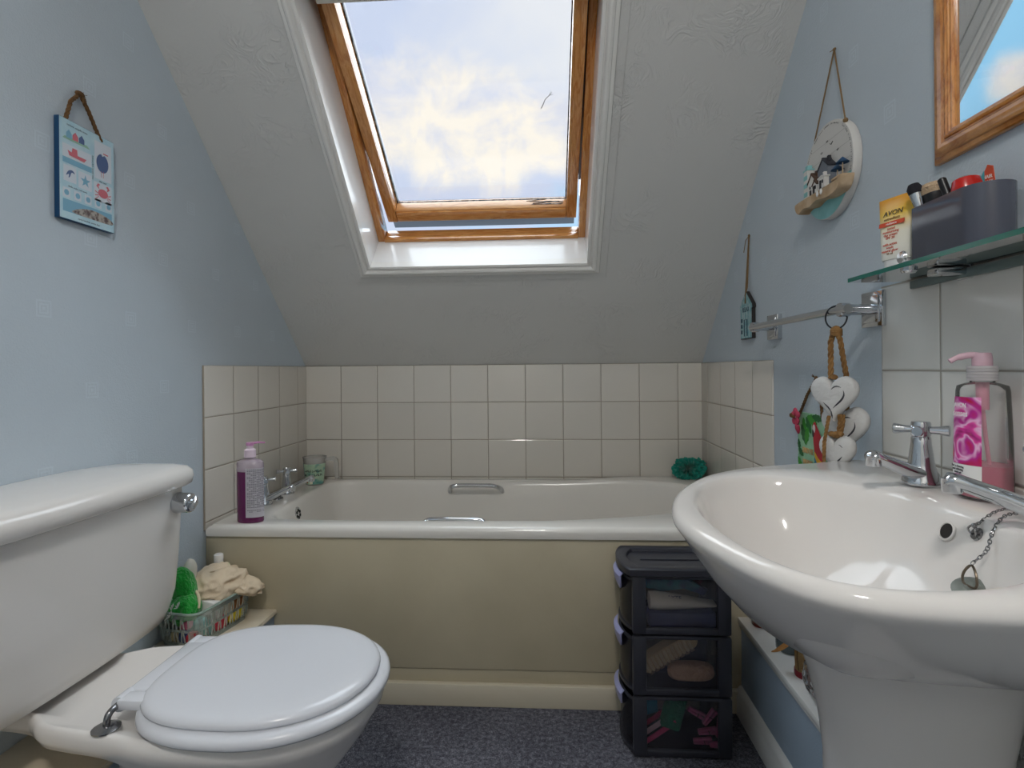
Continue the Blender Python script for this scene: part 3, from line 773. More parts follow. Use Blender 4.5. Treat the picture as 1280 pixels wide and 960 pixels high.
def jpatch(t0, t1, z0, z1, off=.0008, n=16): return [[V((jx+jr(z, off)*math.cos(t), jy+jr(z, off)*math.sin(t), jz+z)) for t in [t0+(t1-t0)*i/n for i in range(n+1)]] for z in (z0, z1)]
slv = MB().loft(jpatch(-185*d2, 5*d2, .006, .086), False, False, False)
slo = obj('sleeve', slv, mat('green_sleeve', (172, 198, 170), .4, var=((92, 150, 140), 40, .46, .62)), jug, label='green patterned paper sleeve')
lt_ = MB()
def curved(mb, txt, size, z, mid, mat_=0, rad=None):
    w = size*.66
    for i, ch_ in enumerate(txt):
        if ch_ == ' ': continue
        r_ = jr(z, .0012); a = (mid+(i-(len(txt)-1)/2)*w/r_)
        mb.text(ch_, size, axes((jx+r_*math.cos(a), jy+r_*math.sin(a), jz+z), (-math.sin(a), math.cos(a), 0), (0, 0, 1), (math.cos(a), math.sin(a), 0)), mat_, bold=size*.02)
curved(lt_, 'SAUSAGE', .0165, .055, -78*d2); curved(lt_, '& CIDER', .0165, .039, -78*d2); curved(lt_, 'flavour', .011, .029, -82*d2, 1)
lt_.loft(jpatch(-185*d2, -138*d2, .006, .086, .0010, 6), False, False, False, 3)
lt_.loft(jpatch(-100*d2, -80*d2, .008, .022, .0011, 6), False, False, False, 1)
lt_.loft(jpatch(-128*d2, -112*d2, .010, .019, .0011, 6), False, False, False, 2)
obj('lettering', lt_, [M_ink, mat('cream_print', (214, 214, 190), .5), mat('rust_print', (150, 70, 36), .5), mat('deep_teal_print', (24, 98, 112), .45)], slo)

pu = MB(); random.seed(5)
pc = V((.566, 2.206, .572))
for k in range(64):
    dr = V((random.gauss(0, 1), random.gauss(0, 1), random.gauss(0, 1))).normalized()
    u = dr.orthogonal().normalized(); w = dr.cross(u); n = 22; ph = random.random()*6; rad = random.uniform(.034, .056)
    vs = []; fs = []
    span = random.uniform(1.6, 2.8)
    for i in range(n+1):
        a = -span/2+span*i/n
        rr = (dr*math.cos(a)+u*math.sin(a))
        wv = w*(.0085*math.sin(i*1.15+ph))
        for q in (.35, .72, 1.0): vs.append(pc+V((rr.x*1.32, rr.y*.78, rr.z*.92))*rad*q*(1+.05*math.sin(i*2+ph))+wv*q*q)
    for i in range(n):
        for q in range(2): fs.append((i*3+q, i*3+q+1, i*3+q+4, i*3+q+3))
    pu.add(vs, fs)
mn = min(v.z for v in pu.v)
for v in pu.v:
    v.z = max(v.z, .528); v.y = min(v.y, YB-.008)
    v.x = min(v.x, XR-.008)
obj('bath_puff', pu, mat('teal_net', (12, 150, 132), .6, sheen=.3), label='teal net bath puff in the back right corner of the bath rim', cat='bath puff')

# ------------------------------------------------------------------ left wall plaque
plq = thing('hanging_plaque', (XL+.006, 1.154, 1.292), 'pale blue seaside picture plaque hanging on brown twine, left wall', 'plaque')
py0, py1, pz0, pz1 = 1.082, 1.228, 1.292, 1.503
obj('board', MB().box(XL+.001, XL+.012, py0, py1, pz0, pz1, .001), [mat('blue_board_edge', (16, 66, 106), .45)], plq)
PM = axes((XL+.0121, py0, pz0), (0, 1, 0), (0, 0, 1), (1, 0, 0)); PW, PH = py1-py0, pz1-pz0
def rectf(mb, x0, x1, y0, y1, z, m): mb.add([PM @ V((x0, y0, z)), PM @ V((x1, y0, z)), PM @ V((x1, y1, z)), PM @ V((x0, y1, z))], [(0, 1, 2, 3)], m)
def polyf(mb, pts, z, m, MM=None): mb.add([(MM or PM) @ V((p[0], p[1], z)) for p in pts], [tuple(range(len(pts)))], m)
def circ(cx, cy, r, n=20, ry=None): return [(cx+r*math.cos(2*PI*k/n), cy+(ry or r)*math.sin(2*PI*k/n)) for k in range(n)]
pmats = [mat('pale_blue_print', (178, 212, 226), .5, var=((200, 226, 234), 30, .4, .7)), mat('pale_lilac_print', (214, 222, 232), .5), mat('red_print', (210, 112, 124), .5), mat('navy_print', (84, 106, 150), .5), mat('sea_blue_print', (126, 178, 204), .5), mat('sand_print', (176, 168, 160), .5, var=((96, 80, 80), 90, .45, .6)), mat('slate_print', (96, 110, 122), .5), mat('green_print', (150, 190, 170), .5)]
pr_ = MB(); rectf(pr_, .001, PW-.001, .001, PH-.001, .0002, 0)
rectf(pr_, .090, .138, .112, .196, .0005, 1); rectf(pr_, .088, .138, .062, .104, .0005, 1)
rectf(pr_, .008, .082, .126, .158, .0005, 1); rectf(pr_, .008, .082, .118, .130, .0007, 4)
rectf(pr_, .010, .042, .080, .114, .0005, 1); rectf(pr_, .047, .082, .076, .112, .0005, 1)
for x in (.008, .036, .063, .090, .120): rectf(pr_, x, x+.018, .046, .066, .0005, 1); polyf(pr_, circ(x+.009, .056, .006), .0008, 4)
rectf(pr_, .008, .138, .016, .042, .0005, 4); polyf(pr_, smooth([(.03, .018, 0), (.05, .03, 0), (.08, .036, 0), (.11, .034, 0), (.137, .026, 0), (.137, .017, 0), (.08, .016, 0)], 3, True), .0008, 5)
for i, (x, m_) in enumerate(((.024, 4), (.040, 2), (.056, 3))): polyf(pr_, [(x-.007, .172), (x+.007, .172), (x+.007, .182), (x, .190), (x-.007, .182)], .0008, m_)
polyf(pr_, [(.008, .168), (.078, .168), (.07, .174), (.014, .174)], .0006, 7)
polyf(pr_, [(.020, .146), (.024, .136), (.062, .134), (.068, .142), (.045, .142), (.044, .154), (.032, .154), (.030, .144)], .001, 2)
polyf(pr_, circ(.112, .150, .017, 24, .021), .0008, 3); polyf(pr_, [(.104, .175), (.112, .178), (.118, .170), (.112, .166)], .0009, 1); rectf(pr_, .114, .128, .172, .1745, .001, 2)
for x in (.108, .114): rectf(pr_, x, x+.001, .118, .132, .0009, 2)
st_ = []
for k in range(10):
    r_ = .014 if k % 2 == 0 else .0055; st_.append((.065+r_*math.sin(k*PI/5), .094+r_*math.cos(k*PI/5)))
polyf(pr_, st_, .0008, 4)
polyf(pr_, smooth([(.016, .092, 0), (.022, .103, 0), (.032, .106, 0), (.038, .100, 0), (.030, .101, 0), (.026, .092, 0), (.022, .088, 0), (.023, .096, 0)], 3, True), .0008, 3)
polyf(pr_, circ(.113, .082, .014, 20, .010), .0009, 2)
for sg in (-1, 1):
    for k in range(3): polyf(pr_, [(.113+sg*.012, .080-k*.003), (.113+sg*.022, .084-k*.009), (.113+sg*.023, .082-k*.009), (.113+sg*.012, .078-k*.003)], .0009, 2)
    polyf(pr_, [(.113+sg*.010, .089), (.113+sg*.019, .095), (.113+sg*.014, .102), (.113+sg*.008, .100), (.113+sg*.013, .096)], .0009, 2)
for txt, x, y, s_, r_ in (('harbour, seagulls, boats', .045, .198, .0055, 0), ('sandy beaches, sunny days', .074, .006, .0055, 0), ('shells, crabs, rock pools', .045, .069, .005, 0), ('tides, sand', .112, .106, .005, 0), ('fresh sea air, salty breezes', .086, .132, .005, PI/2)):
    pr_.text(txt, s_, PM @ T(x, y, .001) @ RZ(r_), 6, .0001)
obj('print', pr_, pmats, plq, label='seaside print with boat, bird, starfish and crab')
ap = V((XL+.008, 1.140, 1.573))
rp = MB().rope([(XL+.008, py0+.020, pz1-.004), (XL+.012, 1.112, 1.545), ap, (XL+.010, 1.158, 1.548), (XL+.010, py1-.034, pz1-.012)], .0042)
rp.ball(ap, (.006, .012, .007), sub=2)
for k in range(7): rp.tube([ap, ap+V((.004+.004*random.random(), random.uniform(-.006, .022), random.uniform(-.012, .012)))], .0006, 4)
obj('twine', rp, M_ropeD, plq)

# ------------------------------------------------------------------ right wall: mirror
mir = thing('wall_mirror', (XR, .66, 1.29), 'large wall mirror in a golden wooden frame above the glass shelf', 'mirror')
my1, my0, mz0, mz1 = .929, .36, 1.291, 1.92
def mring(o, x): return [V((XR-x, my1-o, mz0+o)), V((XR-x, my0+o, mz0+o)), V((XR-x, my0+o, mz1-o)), V((XR-x, my1-o, mz1-o))]
fp = [(0, .001), (0, .008), (.002, .010), (.008, .011), (.009, .014), (.013, .0165), (.020, .018), (.026, .0165), (.029, .0135), (.031, .0135), (.032, .016), (.035, .0165), (.037, .0145), (.039, .0145), (.040, .0125), (.043, .012), (.0445, .009), (.0445, .004)]
obj('frame', MB().loft([mring(o, x) for o, x in fp], False, False), M_frame, mir, sharp=20)
obj('mirror_glass', MB().box(XR-.006, XR-.002, my0+.040, my1-.040, mz0+.040, mz1-.040), M_mirror, mir)

# glass shelf
shf = thing('glass_shelf', (.59, .75, 1.116), 'clear green-edged glass shelf below the mirror', 'shelf')
M_glassF = see_through('shelf_glass_face', (190, 220, 214), .10, .03, 1.5)
M_glassE = mat('shelf_glass_edge', (24, 120, 104), .12, trans=.25, coat=.3)
so_ = []
sy1, sy0, sx0, sx1, z0s, z1s = 1.006, .42, .536, XR-.004, 1.1165, 1.1235
pts = [(sx1, sy0), (sx1, sy1), (sx0, sy1), (sx0, sy0)]
gl = MB(); pv = [V((x, y, z0s)) for x, y in pts]+[V((x, y, z1s)) for x, y in pts]
gl.add(pv, [(0, 1, 2, 3), (4, 5, 6, 7)], 0); gl.add(pv, [(0, 1, 5, 4), (1, 2, 6, 5), (2, 3, 7, 6), (3, 0, 4, 7)], 1)
obj('glass', gl, [M_glassF, M_glassE], shf)
for y in (.868, .52):
    bk = MB().box(.585, XR-.006, y-.012, y+.012, z0s-.012, z0s-.001, .003); bk.box(XR-.012, XR-.001, y-.016, y+.016, z0s-.018, z1s+.012, .003)
    bk.lathe([(0, .005), (.0085, .005), (.011, .003), (.011, 0)], T(.556, y+.006, z1s), 18)
    bk.lathe([(0, -.006), (.0085, -.006), (.011, -.003), (.011, 0)], T(.556, y+.006, z0s), 18)
    bk.lathe([(0, .004), (.0085, .0035), (.0105, 0)], T(.548, y+.008, z1s+.011) @ RY(-PI/2), 18)
    obj('bracket', bk, M_chrome, shf)
obj('wall_channel', MB().box(XR-.014, XR-.0072, .42, .985, z0s-.016, z0s-.002, .002), mat('grey_green_channel', (108, 124, 124), .3, .6), shf)

# organiser on the shelf
orz = z1s
org = thing('makeup_organiser', (.60, .78, orz), 'glossy dark grey oval make-up organiser on the glass shelf', 'organiser')
OA = [(p[0]+.602, p[1]+.782) for p in rrect(.066, .180, .030, 8)]
OA = [( (.569+(x-.569)) , y) for x, y in OA]
# square far-front corner, round near end
oo = []
for x, y in ((.569, .852), (.569, .887), (.572, .890), (.60, .890), (.632, .890), (.634, .887)): oo.append((x, y))
for k in range(13):
    a = 0-PI*k/12; oo.append((.6015+.0325*math.cos(a), .788+.034*math.sin(a)))
oo.append((.569, .806))
ocx, ocy = .60, .79
def oin(k): return [(ocx+(x-ocx)*k, ocy+(y-ocy)*(1-(1-k)*.45)) for x, y in oo]
og = MB().loft([[V((x, y, orz)) for x, y in oin(.97)], [V((x, y, orz+.002)) for x, y in oo], [V((x, y, orz+.088)) for x, y in oo], [V((x, y, orz+.088)) for x, y in oin(.92)], [V((x, y, orz+.006)) for x, y in oin(.90)]], True, True)
M_org = mat('dark_grey_gloss_plastic', (78, 80, 92), .12, coat=.5)
obj('holder', og, M_org, org, sharp=30)
obj('divider', MB().box(.5735, .630, .832, .835, orz+.006, orz+.078, .001), M_org, org)
def stick(name, base, tip, secs, label, cat, mats, n=14):
    """a rod made of stacked lathe sections; secs=(part, [(r,t)], mat, sx)"""
    b, t = V(base), V(tip); L = (t-b).length; z = (t-b)/L; x = z.orthogonal().normalized(); y = z.cross(x)
    if abs(z.x) < .99:
        x = (V((1, 0, 0))-z*z.x).normalized(); y = z.cross(x)
    Mx = axes(b, x, y, z)
    th = thing(name, base, label, cat)
    for part, prof, m_, sx_ in secs:
        obj(part, MB().lathe([(r, t_*L) for r, t_ in prof], Mx, n, sx=sx_), m_, th)
    return th
bz = orz+.007
M_hair = mat('tan_bristles', (196, 170, 140), .9, bump=(300, .6, 2))
stick('makeup_brush', (.590, .868, bz), (.572, .888, bz+.120), [('handle', [(0, 0), (.003, 0), (.004, .45), (.0055, .62)], M_black, 1), ('ferrule', [(0, .60), (.0058, .60), (.0092, .86), (0, .86)], M_chrome, 1), ('bristles', [(0, .84), (.009, .85), (.0105, .93), (.007, .99), (0, 1)], mat('black_bristles', (26, 26, 34), .9), 1)], 'slim make-up brush with silver ferrule and black bristles, leaning in the organiser', 'brush', None)
stick('makeup_brush', (.604, .862, bz), (.594, .880, bz+.117), [('handle', [(0, 0), (.007, 0), (.009, .55), (.013, .74)], M_black, 1), ('ferrule', [(0, .72), (.0135, .72), (.0155, .80), (.0155, .86), (0, .86)], M_black, 1), ('bristles', [(0, .85), (.0155, .855), (.0185, .93), (.015, .985), (0, 1)], M_hair, 1)], 'wide powder brush with tan bristle tips in the organiser', 'brush', None)
stick('mascara_tube', (.588, .800, bz), (.574, .830, bz+.108), [('tube', [(0, 0), (.005, 0), (.005, .6), (0, .6)], M_black, 1), ('cap', [(0, .6), (.0056, .6), (.0056, .985), (.004, 1), (0, 1)], M_black, 1)], 'thin black mascara stick leaning out of the organiser', 'mascara', None)
stick('red_compact_tube', (.598, .790, bz), (.594, .812, bz+.104), [('body', [(0, 0), (.012, 0), (.015, .5), (.0175, .80), (.014, .95), (.006, .995), (0, 1)], mat('red_gloss', (190, 32, 26), .2, coat=.5), 1.25), ('band', [(.0150, .5), (.0166, .52), (.0172, .62), (.016, .63)], M_white, 1.26)], 'round-ended glossy red cosmetic tube with white band, in the organiser', 'cosmetic', None)
sa = thing('sample_sachet', (.612, .735, bz), 'orange and turquoise sachet corner sticking up from the organiser', 'sachet')
SMx = axes((.618, .796, bz), (0, -1, 0), (-.12, .0, 1), (-1, 0, -.12))
s1 = MB().prism([(-.022, 0), (.020, 0), (.018, .108), (.010, .112), (-.002, .098)], SMx, .0012)
obj('packet', s1, mat('orange_foil', (214, 84, 48), .35), sa)
s2 = MB().prism([(-.022, .02), (-.002, .0982), (.006, .106), (-.004, .02)], SMx @ T(-.002, 0, .0013), .0004)
obj('turquoise_panel', s2, mat('turquoise_print', (76, 186, 196), .35), sa)
for k_, w_ in enumerate(('HAIR', 'MASK')):
    obj('lettering', MB().text(w_, .007, SMx @ T(.008, .094-.007*k_, .0014) @ RZ(-.1)), M_white, sa)
s3 = thing('clear_applicator', (.606, .795, bz), 'small clear plastic stub between brushes and mascara in the organiser', 'applicator')
obj('stub', MB().box(.604, .614, .838, .850, bz, bz+.095, .004), see_through('pale_clear', (190, 205, 212), .45, .1), s3)

# sunscreen tube
tbx, tby = .578, .934
tub_ = thing('cream_tube', (tbx, tby, orz), 'yellow and white cosmetic cream tube standing on its cap at the end of the shelf', 'cream tube')
ang = .42; ex = V((math.sin(ang)*.0-.0, -1, 0)); ex = V((.28, -1, 0)).normalized(); ey = V((-ex.y, ex.x, 0))
if ey.x > 0: ey = -ey
TM = axes((tbx, tby, orz+.001), ex, V((0, 0, 1)), ey)
def tring(w, dth, z, n=36):
    o = []
    for k in range(n):
        t = 2*PI*k/n; o.append(TM @ V((w*math.copysign(abs(math.cos(t))**.8, math.cos(t)), z, dth*math.sin(t))))
    return o
def tmat():
    m, nt, b = newmat('yellow_to_white_print'); s = sepxyz(nt, nt.obj())
    c = nt.ramp(nt.math('DIVIDE', s[2], .12), [(.0, lin((232, 232, 228))), (.52, lin((236, 232, 214))), (.78, lin((238, 196, 70))), (.95, lin((228, 160, 28)))])
    nt.link(c, b.inputs['Base Color']); b.inputs['Roughness'].default_value = .3; return m
tp = [(.0255, .0165, .018), (.0265, .0172, .022), (.029, .016, .05), (.032, .0115, .085), (.0345, .005, .108), (.035, .0012, .116), (.035, .0008, .122)]
obj('tube', MB().loft([tring(*p) for p in tp], True, True), tmat(), tub_)
obj('cap', MB().loft([tring(.021, .0145, 0), tring(.0215, .015, .002), tring(.0222, .0152, .018)], True, True), mat('white_cap', (228, 228, 226), .3), tub_)
lt_ = MB()
def tz(y):
    for a, b in zip(tp[:-1], tp[1:]):
        if a[2] <= y <= b[2]: return a[1]+(b[1]-a[1])*(y-a[2])/(b[2]-a[2])
    return .001
def tmx(x, y):
    sl_ = (tz(y+.002)-tz(y-.002))/.004
    return TM @ T(x, y, tz(y)*.96+.0012) @ RX(math.atan(sl_))
lt_.text('AVON', .0125, tmx(0, .0905), 0); lt_.text('nutraeffects', .0062, tmx(0, .083), 1)
lt_.obox(tmx(0, .0765), (.046, .007, .0006), 0, 2); lt_.text('radiance', .0058, tmx(0, .0748) @ T(0, 0, .0004), 3)
for k, w in enumerate(('tinted', 'moisturising', 'day cream', 'SPF 20', '', 'with active', 'seeds', 'natural glow')):
    if w: lt_.text(w, .006, tmx(0, .0665-k*.0052), 2)
lt_.text('50 ml', .005, tmx(0, .0255), 1)
obj('lettering', lt_, [M_ink, mat('brown_print', (140, 100, 50), .5), mat('orange_red_print', (206, 74, 36), .5), M_white], tub_)

# ------------------------------------------------------------------ towel rail
rl = thing('towel_rail', (XR, 1.32, 1.077), 'chrome towel rail with square wall plates on the blue right wall', 'towel rail')
rxx, rz_ = .573, 1.078
obj('bar', MB().tube([(rxx, 1.075, rz_), (rxx, 1.558, rz_)], .0085, 18), M_chrome, rl)
for y, yw in ((1.546, 1.558), (1.098, 1.096)):
    p = MB().lathe([(0, -.006), (.0125, -.006), (.0135, -.004), (.0135, .012), (.0105, .018), (.0105, XR-rxx-.012), (0, XR-rxx-.012)], T(rxx, y, rz_) @ RY(PI/2), 22)
    bo_ = obj('post', p, M_chrome, rl)
    q = MB().box(XR-.014, XR, yw-.034, yw+.034, rz_-.034, rz_+.034, .002); q.box(XR-.017, XR-.013, yw-.026, yw+.026, rz_-.026, rz_+.026, .0015)
    obj('wall_plate', q, M_chrome, rl)

# ------------------------------------------------------------------ heart garland on the rail
hg = thing('heart_garland', (.575, 1.12, .75), 'garland of three white wooden hearts on jute rope, hanging from the towel rail', 'garland')
ry = 1.118
HX = V((.52, -1, 0)).normalized(); HN = V((HX.y, -HX.x, 0)).normalized()
if HN.x > 0: HN = -HN
rc = V((rxx, ry, rz_-.0125))
ringp = [rc+HX*(.0225*math.cos(2*PI*k/28))+V((0, 0, .0225*math.sin(2*PI*k/28))) for k in range(28)]
obj('hanging_ring', MB().tube(ringp, .0016, 8, closed=True), mat('dark_steel', (70, 72, 76), .3, 1), hg)
M_heart = mat('distressed_white_wood', (206, 205, 203), .7, var=((150, 148, 146), 26, .62, .80), bump=(90, .25, 3))
M_wear = mat('worn_dark_line', (66, 66, 72), .8)
def heart2d(w, h, n=56):
    o = []
    for k in range(n):
        t = 2*PI*k/n; x = 16*math.sin(t)**3; y = 13*math.cos(t)-5*math.cos(2*t)-2*math.cos(3*t)-math.cos(4*t)
        o.append((x/32*w, (y+17)/29*h-h/2))
    return o
def heart(c, w, h, tilt, segs, th=.0115):
    Mx = axes(c, HX, (0, 0, 1), HN) @ RZ(tilt); o2 = heart2d(w, h)
    def rg(k, z): return [Mx @ V((x*k, (y-.12*h)*k+.12*h, z)) for x, y in o2]
    mb = MB().loft([rg(.3, -th), rg(.75, -th), rg(.93, -th*.72), rg(1, 0), rg(.955, th*.6), rg(.85, th*.93), rg(.6, th*1.06), rg(.25, th*1.08)], True, True)
    ho = obj('heart', mb, M_heart, hg, sharp=60)
    ln_ = MB(); inn = [(x*.56, (y-.1*h)*.56+.06*h) for x, y in o2]
    def seg(a, b, r_):
        pts_ = [Mx @ V((inn[i % 56][0], inn[i % 56][1], th*1.035)) for i in range(a, b)]
        m_ = len(pts_); ln_.tube(pts_, [max(.0002, r_*math.sin(PI*(i+.5)/m_)) for i in range(m_)], 6)
    for sg_ in segs: seg(*sg_)
    ln_.tube([Mx @ V((.000, -h*.26, th*1.0)), Mx @ V((.001, -h*.35, th*.93)), Mx @ V((0, -h*.43, th*.7))], [.0012, .0016, .0004], 6)
    obj('worn_outline', ln_, M_wear, ho)
    return ho
def gp(px_, z): # point on the hanging plane
    return V((rxx-.002, ry, 0))+HX*px_+V((0, 0, z))
h1 = gp(-.002, .905); h2 = gp(-.001, .842)-HN*.030; h3 = gp(.003, .795)+HN*.0
heart(h1, .098, .090, .02, ((3, 12, .0013), (12, 24, .0020), (29, 38, .0015))); heart(h2, .098, .095, .03, ((4, 11, .0016), (12, 24, .0018))); heart(h3, .072, .080, 0, ((17, 25, .0018), (8, 13, .0009)))
rp = MB()
rp.rope([rc+V((0, 0, -.020)), gp(-.0095, 1.02), gp(-.010, .945)], .0052)
rp.rope([rc+V((0, 0, -.020)), gp(.010, 1.02), gp(.0115, .93)-HN*.020, h2+V((0, 0, .04))-HN*.002+HX*.0], .0050)
rp.rope([gp(-.0075, .872)+HN*.010, gp(-.012, .82)+HN*.018, gp(-.014, .745)+HN*.018], .0034)
rp.rope([gp(.008, .875), gp(.009, .86), gp(.006, .842)], .0045); rp.rope([gp(.014, .875), gp(.014, .86), gp(.010, .842)], .0042)
for cpt, rr in ((rc+V((0, 0, -.024)), .010), (gp(-.003, .948), .007), (gp(.006, .836)+HN*.008, .009), (gp(-.003, .837)+HN*.009, .007), (gp(.013, .838)+HN*.007, .007)):
    rp.ball(cpt, (rr, rr, rr*.8), sub=2, fn=lambda p: 1+.18*noise.noise(p*2.5))
for k in range(4): rp.tube([p+V((0, 0, -.026-.003*k)) for p in [rc+HX*(.0095*math.cos(a))+HN*(.0085*math.sin(a)) for a in [2*PI*j/14 for j in range(14)]]], .0022, 6, closed=True)
obj('jute_rope', rp, M_rope, hg)

# parrot sign
ps = thing('parrot_sign', (XR-.006, 1.36, .70), 'tropical green sign with red parrot and pink flower, hung behind the white hearts', 'sign')
y_l, y_r, zt_, zb_ = 1.424, 1.285, .857, .690
QM = axes((XR-.0062, y_l, zb_), (0, -1, 0), (0, 0, 1), (-1, 0, 0)); QW, QH = y_l-y_r, zt_-zb_
obj('board', MB().prism([(0, 0), (QW, 0), (QW, QH-.002), (0, QH)], QM @ T(0, 0, -.0052), .0052), mat('pale_green_board', (160, 206, 168), .5, var=((120, 178, 140), 20, .4, .7)), ps)
qm = [mat('leaf_green', (60, 150, 50), .5), mat('dark_leaf', (30, 104, 50), .5), mat('parrot_red', (186, 24, 44), .5), mat('parrot_white', (226, 216, 214), .5), M_black, mat('parrot_yellow', (232, 176, 40), .5), mat('parrot_blue', (40, 120, 150), .5), mat('tan_letter', (206, 170, 120), .5)]
qq = MB()
def leaf(x, y, a, L, w, m, z=.0003):
    o = []
    for s_ in (1, -1):
        for k in range(9):
            t = k/8 if s_ > 0 else 1-k/8
            ww = w*math.sin(PI*min(1, t*.95+.03))*s_*(1 if k % 2 else .72)
            o.append((x+L*t*math.cos(a)-ww*math.sin(a), y+L*t*math.sin(a)+ww*math.cos(a)))
    polyf(qq, o, z, m, QM)
random.seed(2)
for i, (x, y, a, L, w) in enumerate(((.03, QH-.012, -1.4, .06, .016), (.045, QH-.01, -1.0, .045, .014), (.05, QH-.008, -.3, .05, .014), (.02, QH-.03, -1.1, .055, .014), (.055, QH-.035, -1.9, .045, .013), (.004, .075, -.5, .03, .01), (.002, .055, -1.0, .028, .009), (.004, .10, -1.3, .03, .009), (.003, .02, .9, .03, .01), (.075, QH-.006, -.1, .05, .010), (.07, .012, .3, .03, .01))):
    leaf(x, y, a, L, w, i % 2, .0003+.0001*i)
polyf(qq, smooth([(.083, QH-.022, 0), (.078, QH-.032, 0), (.083, QH-.040, 0), (.082, QH-.06, 0), (.088, QH-.09, 0), (.098, QH-.115, 0), (.128, QH-.12, 0), (.130, QH-.07, 0), (.115, QH-.045, 0), (.102, QH-.030, 0), (.092, QH-.018, 0)], 4, True), .0018, 2, QM)
polyf(qq, circ(.0865, QH-.034, .0065, 14, .010), .0021, 3, QM); polyf(qq, smooth([(.080, QH-.036, 0), (.078, QH-.048, 0), (.082, QH-.055, 0), (.088, QH-.05, 0), (.087, QH-.042, 0)], 3, True), .0023, 4, QM)
polyf(qq, smooth([(.087, QH-.088, 0), (.098, QH-.118, 0), (.112, QH-.135, 0), (.130, QH-.13, 0), (.128, QH-.112, 0), (.105, QH-.10, 0)], 3, True), .0021, 5, QM)
polyf(qq, smooth([(.088, QH-.10, 0), (.090, QH-.125, 0), (.105, QH-.15, 0), (.126, QH-.155, 0), (.12, QH-.13, 0), (.104, QH-.118, 0)], 3, True), .0023, 6, QM)
qq.text('FIND ME', .0195, QM @ T(.053, QH-.098, .0006), 7, .0012, squash=.72); qq.text('WHERE', .0185, QM @ T(.052, QH-.126, .0006), 7, .0012, squash=.8)
obj('print', qq, qm, ps)
fl_ = MB(); fc = QM @ V((.012, QH-.012, .008))
for k in range(5):
    a = 2*PI*k/5+.4; dr = V((0, -math.cos(a), math.sin(a)))
    fl_.ball(fc+dr*.013+V((-.003, 0, 0)), (.004, .0105, .0095), sub=2)
for k in range(2): fl_.ball(fc+V((-.002, -.004-.008*k, -.024-.006*k)), (.004, .006, .012), sub=2)
obj('flower', fl_, mat('pink_petal', (206, 70, 100), .6, var=((160, 40, 70), 60, .4, .7)), ps)
fk = MB().ball(fc+V((-.004, .016, .003)), (.006, .009, .007), sub=2, fn=lambda p: 1+.4*noise.noise(p*2)); fk.ball(fc+V((-.008, .001, 0)), .004, sub=2, mat=0)
obj('flower_centre', fk, mat('brown_bead', (110, 70, 36), .7), ps)
nail = V((XR-.003, 1.336, .941))
rp = MB().rope([QM @ V((.016, QH-.004, .002)), V((XR-.006, 1.375, .90)), nail, V((XR-.005, 1.31, .895)), QM @ V((.126, QH-.006, .002))], .0034)
rp.ball(nail, (.004, .007, .006), sub=2); rp.tube([nail, nail+V((-.002, .016, .006))], .0012, 5); rp.tube([nail, nail+V((-.003, .012, .009))], .0009, 5)
obj('twine', rp, M_ropeD, ps)

# ------------------------------------------------------------------ round seaside sign
rs = thing('round_sign', (XR-.012, 1.256, 1.297), 'round white and turquoise seaside sign with small wooden cottages, hanging on twine', 'sign')
rc_ = V((XR-.001, 1.246, 1.397)); RR = .104
RM = axes(rc_, (0, -1, 0), (0, 0, 1), (-1, 0, 0))
M_plank = mat('whitewashed_plank', (212, 210, 206), .6, bump=(14, .1, 3))
obj('disc', MB().lathe([(0, 0), (RR-.001, 0), (RR, .002), (RR, .0165), (RR-.001, .018), (0, .018)], RM, 64), M_plank, rs)
pk = MB()
seg_ = [(RR-.0015)*math.cos(a) for a in ()]
low_ = []
for k in range(25):
    a = math.radians(198+ (342-198)*k/24); low_.append(((RR-.0012)*math.cos(a), (RR-.0012)*math.sin(a)))
polyf(pk, low_, .0184, 0, RM)
for y in (.062, .030, -.002): 
    w = math.sqrt(RR**2-y*y)*.97; rectq = [(-w, y), (w, y), (w, y+.0009), (-w, y+.0009)]; polyf(pk, rectq, .0184, 1, RM)
for y in (-.062,):
    w = math.sqrt(RR**2-y*y)*.98; polyf(pk, [(-w, y), (w, y), (w, y+.0012), (-w, y+.0012)], .0187, 2, RM)
wr = 'the sea calls and i must go   happiness comes in waves   let the tide carry you home'
for i, ch_ in enumerate(wr):
    a = math.radians(205-i*(230/len(wr)))
    if ch_ != ' ': pk.text(ch_, .0062, RM @ T(.0955*math.cos(a), .0955*math.sin(a), .0184) @ RZ(a-PI/2), 3, .0001)
for x, y, s_ in ((.02, .05, .010), (-.022, .045, .006), (.002, .062, .005), (-.015, .02, .010), (.045, .028, .006), (-.045, .012, .005)):
    pk.tube([RM @ V((x-s_*.6, y+s_*.4, .0186)), RM @ V((x-s_*.15, y+s_*.1, .0188)), RM @ V((x, y, .0188)), RM @ V((x+s_*.2, y+s_*.15, .0188)), RM @ V((x+s_*.6, y+s_*.5, .0186))], .0007, 5, mat=3)
obj('painted_planks', pk, [mat('turquoise_paint', (134, 198, 200), .55, var=((150, 210, 212), 20, .4, .6)), mat('plank_gap', (176, 174, 170), .8), mat('dark_plank_gap', (70, 80, 80), .8), M_ink], rs)
dw = [(-.104, -.050), (-.09, -.045), (.0, -.046), (.085, -.046), (.104, -.040), (.102, -.052), (.09, -.066), (.06, -.071), (.03, -.069), (.0, -.064), (-.03, -.070), (-.06, -.066), (-.085, -.072), (-.098, -.064)]
dwm = MB().prism([(p.x, p.y) for p in smooth([(x, y, 0) for x, y in dw], 4, True)], RM @ T(0, 0, .017), .026, 0, .04)
M_drift = mat('driftwood', (204, 180, 150), .8, var=((166, 136, 102), 26, .35, .7), bump=(60, .3, 3))
obj('driftwood_ledge', dwm, M_drift, rs)
sh_ = MB()
